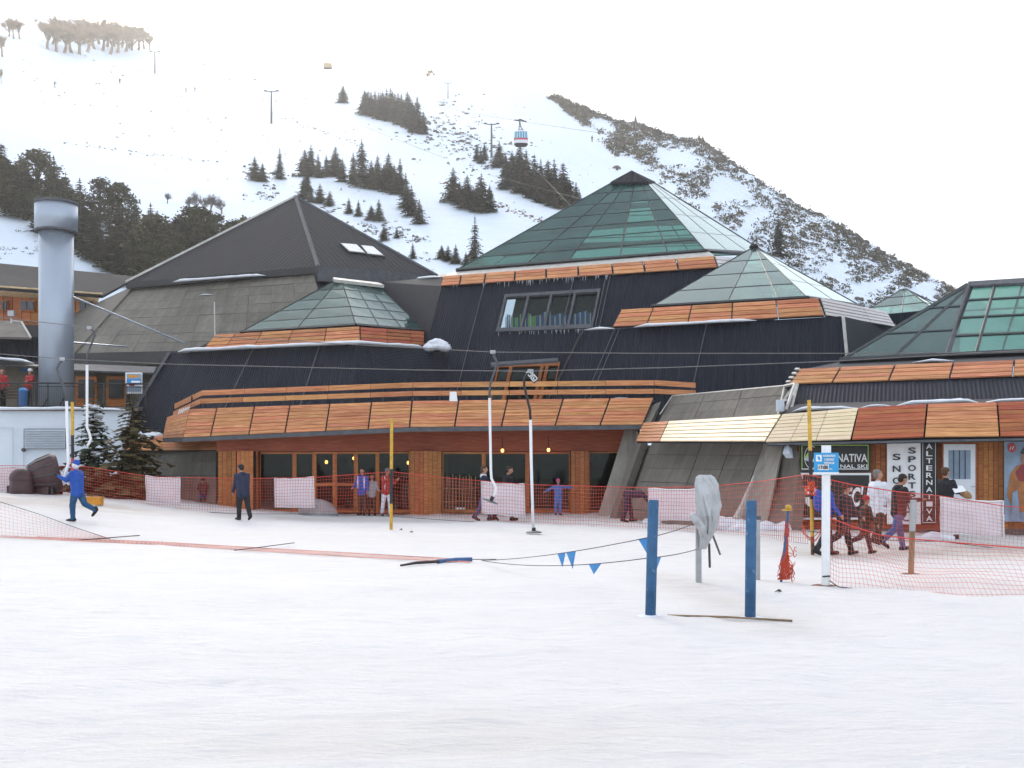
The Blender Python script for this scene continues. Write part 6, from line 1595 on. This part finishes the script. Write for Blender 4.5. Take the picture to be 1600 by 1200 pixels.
person('walker in dark jacket with white collar, left of the two behind the sheet', at(757, 815, 35.1), 98, 1.84, legs=((14, 6), (-14, 16)), arms=((-12, 8, 12), (12, 8, 20)), top='navy', pants='denim', hair='hair_brown', hood='white_cloth')
person('walker in black jacket leaning forward, right of the two behind the sheet', at(790, 813, 35.2), 120, 1.86, lean=10, nod=10, legs=((16, 6), (-16, 20)), arms=((-10, 28, 22), (14, 30, 30)), top='black_cloth', pants='maroon', hair='hair_dark', headturn=-20)
person('small child in blue snowsuit and pink hat with arms spread wide', at(872, 804, 38.6), 172, 1.32, legs=((2, 2), (-2, 2)), arms=((10, 82, 0), (10, 62, 0)), top='sky_suit', pants='sky_suit', hat='pink_hat', bulk=1.1, headturn=-25)
person('person in dark blue bending right down by the wide pale sheet', at(981, 812, 34.6), 92, 1.72, lean=88, nod=14, legs=((12, 4), (-10, 4)), arms=((0, 8, -6), (8, 8, -10)), top='navy', pants='navy', hat='maroon', bulk=1.1)
GW = 'walkers in front of the shops'
person('person with bright blue jacket mostly hidden by the notice post', at(1292, 862, 22.6), 88, 1.68, legs=((12, 6), (-12, 16)), arms=((-8, 8, 16), (14, 8, 22)), top='royal', pants='charcoal', hair='hair_dark', pack='royal', group=GW)
person('walker in dark coat and brown knit hat right of the notice post', at(1318, 868), 82, 1.58, lean=6, legs=((22, 8), (-26, 34)), arms=((-16, 8, 14), (16, 8, 30)), top='charcoal', pants='black_cloth', hat='knit_brown', coat=.22, bulk=1.15, hood='charcoal', group=GW)
person('child in red hat and dark coat striding beside the adults', at(1352, 866), 84, 1.30, lean=3, legs=((18, 4), (-30, 40)), arms=((-18, 10, 14), (12, 10, 20)), top='brown_cloth', pants='maroon', hat='red_cloth', coat=.20, bulk=1.1, hair='hair_brown', group=GW)
person('walker in white jacket with short grey hair', at(1372, 851), 62, 1.78, legs=((14, 6), (-12, 14)), arms=((-8, 10, 16), (10, 10, 18)), top='white_cloth', pants='brown_cloth', hair='hair_grey', coat=.14, bulk=1.15, headturn=35, group=GW)
person('walker in black hooded jacket and blue jeans looking at his hands', at(1404, 861), 78, 1.76, lean=4, nod=22, legs=((14, 3), (-24, 26)), arms=((20, 6, 72), (24, 6, 70)), top='black_cloth', pants='denim', hair='hair_dark', hood='black_cloth', coat=.06, bulk=1.08, group=GW)
dp = person('person in black sweater holding white paper by the shop door', at(1478, 845, 26.2), 55, 1.78, legs=((0, 0), (0, 0)), arms=((22, 10, 60), (24, 10, 62)), top='black_cloth', pants='charcoal', hair='hair_brown', coat=.05)
pr = root('paper', at(1496, 845, 26.1), 'white paper held by the person at the shop door', 'paper')
m = MB(); c = P(1495, 764, 26.05); m.slab(c+Vector((-.14, 0, .06)), c+Vector((.16, .05, .09)), c+Vector((.2, -.1, -.05)), c+Vector((-.1, -.12, -.1)), .01); m.build('sheet', 'white_board', pr)
m = MB(); m.ball(P(1508, 772, 26.1), (.2, .1, .1), 10, 6, Matrix.Rotation(.5, 3, 'Y')); m.build('folded_cloth', 'tan_cloth', pr)
person('person in red standing on the left terrace at the left edge', P(3, 637, 46.5), 150, 1.72, top='red_cloth', pants='charcoal', hair='hair_dark')
person('person in red standing beside the blue litter bin on the terrace', P(47, 637, 46.8), 200, 1.72, arms=((30, 8, 60), (5, 8, 10)), top='red_cloth', pants='charcoal', hat='white_cloth')
tiny = [(85, 137, 'lone skier at left on the high open slope'), (187, 131, 'skier in the middle of the high open slope'), (291, 145, 'left one of two skiers high on the right of the slope'), (305, 144, 'right one of two skiers high on the slope'), (925, 222, 'lone skier on the slope below the rocky skyline')]
src = None
for i, (u, v, lab) in enumerate(tiny):
    p = H(u, v)
    if src is None: src = person(lab, p, 60, 1.9, lean=12, legs=((20, 30), (20, 30)), arms=((30, 12, 50), (30, 12, 50)), top='charcoal', pants='black_cloth', hat='black_cloth')
    else:
        c = copy_tree(src, p, i*1.1); c['label'] = lab
# ------------------------------------------------------------ lifts on the hill
def pylon(u, vb, px, label, w=.1):
    b = H(u, vb); k = b.y/F; h = px*k; o = root('lift_pylon', b, label, 'pylon')
    MB().tube([b-Vector((0, 0, .5)), b+Vector((0, 0, h))], [h*.035, h*.022], 8).build('mast', 'grey_trim', o)
    t = b+Vector((0, 0, h)); a = h*.19
    MB().tube([t+Vector((-a, 0, h*.03)), t+Vector((-a*.5, 0, -h*.01)), t, t+Vector((a*.5, 0, -h*.01)), t+Vector((a, 0, h*.03))], h*.016, 6).build('crossarm', 'grey_trim', o)
    for s_ in (-1, 1): MB().box(t+Vector((s_*a, 0, h*.02)), (h*.09, h*.05, h*.03)).build('sheave', 'dark_trim', o)
    return t, a
pylon(242, 115, 34, 'lift pylon high on the upper left slope'); t1 = pylon(424, 193, 50, 'tall lift pylon on the slope above the dark hall roof')
pylon(700, 154, 24, 'small lift pylon near the skyline right of the pine clump'); t2 = pylon(768, 246, 52, 'lift pylon among rocks left of the cable car')
# chairs of the chairlift
for i, (u, v) in enumerate([(712, 150), (717, 148), (733, 171), (737, 166), (749, 182), (753, 188), (766, 205), (431, 158)]):
    p = P(u, v, 300); m = MB(); k = 300/F
    o = root('lift_chair', p, 'tiny chairlift chair hanging above the open slope', 'lift chair', 'chairlift chairs')
    MB().box(p, (3.2*k, 1.5*k, .6*k)).build('seat', 'dark_trim', o); MB().tube([p+Vector((0, 0, 3*k)), p], .25*k, 4).build('hanger', 'dark_trim', o)
def wire(pts, r, label): return tag(MB().tube(pts, r, 4).build('lift_cable', 'cable', None, pts[0]), label, 'cable')
wire([P(240, 80, 470), P(424, 142, 330), P(690, 245, 170)], .04, 'chairlift cable running down past the tall pylon')
wire([P(470, 118, 440), P(700, 128, 400), P(768, 193, 260), P(900, 330, 130)], .018, 'chairlift cable over the pylon left of the cable car')
wire([P(430, 112, 400), P(640, 160, 270), P(812, 189.5, 200), P(960, 211, 165), P(1300, 262, 110)], .035, 'thick cable carrying the cable car cabin')
wire([P(760, 272, 180), P(890, 306, 150), P(1000, 340, 120)], .015, 'pair of low cables crossing the pine stand')
def cabin(u, vt, Y, k, label):
    o = root('cable_car', P(u, vt+42*k, Y), label, 'cable car'); s = Y/F*k
    def L(x, z, y=0): return P(u, vt, Y)+Vector((x*s, y*s, -z*s))
    MB().tube([L(-10, .5), L(-4, 1), L(0, 0), L(5, 2), L(10, 3)], [s*.8, s*1.2, s*1.6, s*1.2, s*.8], 8).build('carriage', 'dark_trim', o)
    m = MB(); m.tube([L(-1, 1), L(-2.5, 19)], s*.8, 6); m.tube([L(-1, 1), L(1, 12), L(7, 20)], s*.8, 6); m.tube([L(-2, 10), L(2, 12)], s*.5, 5); m.tube([L(-2.4, 16), L(4, 16)], s*.5, 5); m.build('hanger_arm', 'dark_trim', o)
    def band(z0, z1, r0, r1, nm, mt, dep=9):
        n = 20; mm = MB()
        for z, r in ((z0, r0), (z1, r1)):
            for j in range(n):
                a = 2*math.pi*j/n; cx, cy = math.cos(a), math.sin(a); q = (abs(cx)**4+abs(cy)**4)**-.25
                mm.v.append(L(1+cx*r*q, z, cy*dep*q*r/11.5))
        for j in range(n): mm.face((j, j+n, (j+1) % n+n, (j+1) % n))
        mm.face(tuple(range(n))); mm.face(tuple(n+j for j in reversed(range(n)))); return mm.build(nm, mt, o)
    band(18.5, 21, 8.5, 10.6, 'roof', 'gondola_white'); band(21, 31.5, 10.6, 11.4, 'windows', 'gondola_glass'); band(31.5, 34.5, 11.4, 11.5, 'stripe', 'gondola_red'); band(34.5, 39.5, 11.5, 11., 'lower_shell', 'gondola_white'); band(39.5, 42, 11., 8.5, 'floor_pan', 'dark_trim')
    for x in (-9, -5, -1, 3, 7, 11): MB().slab(L(x-.5, 21, -9.3), L(x+.5, 21, -9.3), L(x+.5, 31.5, -9.8), L(x-.5, 31.5, -9.8), .1*s, .2*s).build('window_post', 'gondola_white', o)
cabin(813, 187, 200, .98, 'red white and blue cable car cabin hanging above the pines')
hz = root('cable_car', P(512, 108, 400), 'hazy yellow cable car cabin on the skyline above the slope', 'cable car'); c = P(512, 103, 400); k = 400/F
MB().box(c, (13*k, 8*k, 7*k)).build('cabin_body', 'tan_soffit', hz); MB().box(c-Vector((0, 0, 4*k)), (12*k, 7*k, 1.4*k)).build('floor_pan', 'grey_trim', hz); MB().tube([c+Vector((0, 0, 3.5*k)), c+Vector((0, 0, 9*k))], .5*k, 5).build('hanger_arm', 'grey_trim', hz)  # pale body colour has the glare on the cabin mixed in
# ------------------------------------------------------------ thin haze in the air of the valley
m_ = bpy.data.materials.new('haze_air'); m_.use_nodes = True
for n in list(m_.node_tree.nodes):
    if n.type == 'BSDF_PRINCIPLED': m_.node_tree.nodes.remove(n)
pvn = m_.node_tree.nodes.new('ShaderNodeVolumePrincipled'); pvn.inputs['Color'].default_value = (.94, .96, .98, 1); pvn.inputs['Density'].default_value = .0004; pvn.inputs['Anisotropy'].default_value = .7
m_.node_tree.links.new(pvn.outputs[0], m_.node_tree.nodes['Material Output'].inputs['Volume'])
hb = MB(); hb.box((0, 1480, 156), (6400, 3240, 316)); hb.v = [Vector((p.x, p.y, p.z)) for p in hb.v]
hz_ = hb.build('haze', m_); tag(hz_, 'thin pale haze in the valley air', None, None, 'stuff')
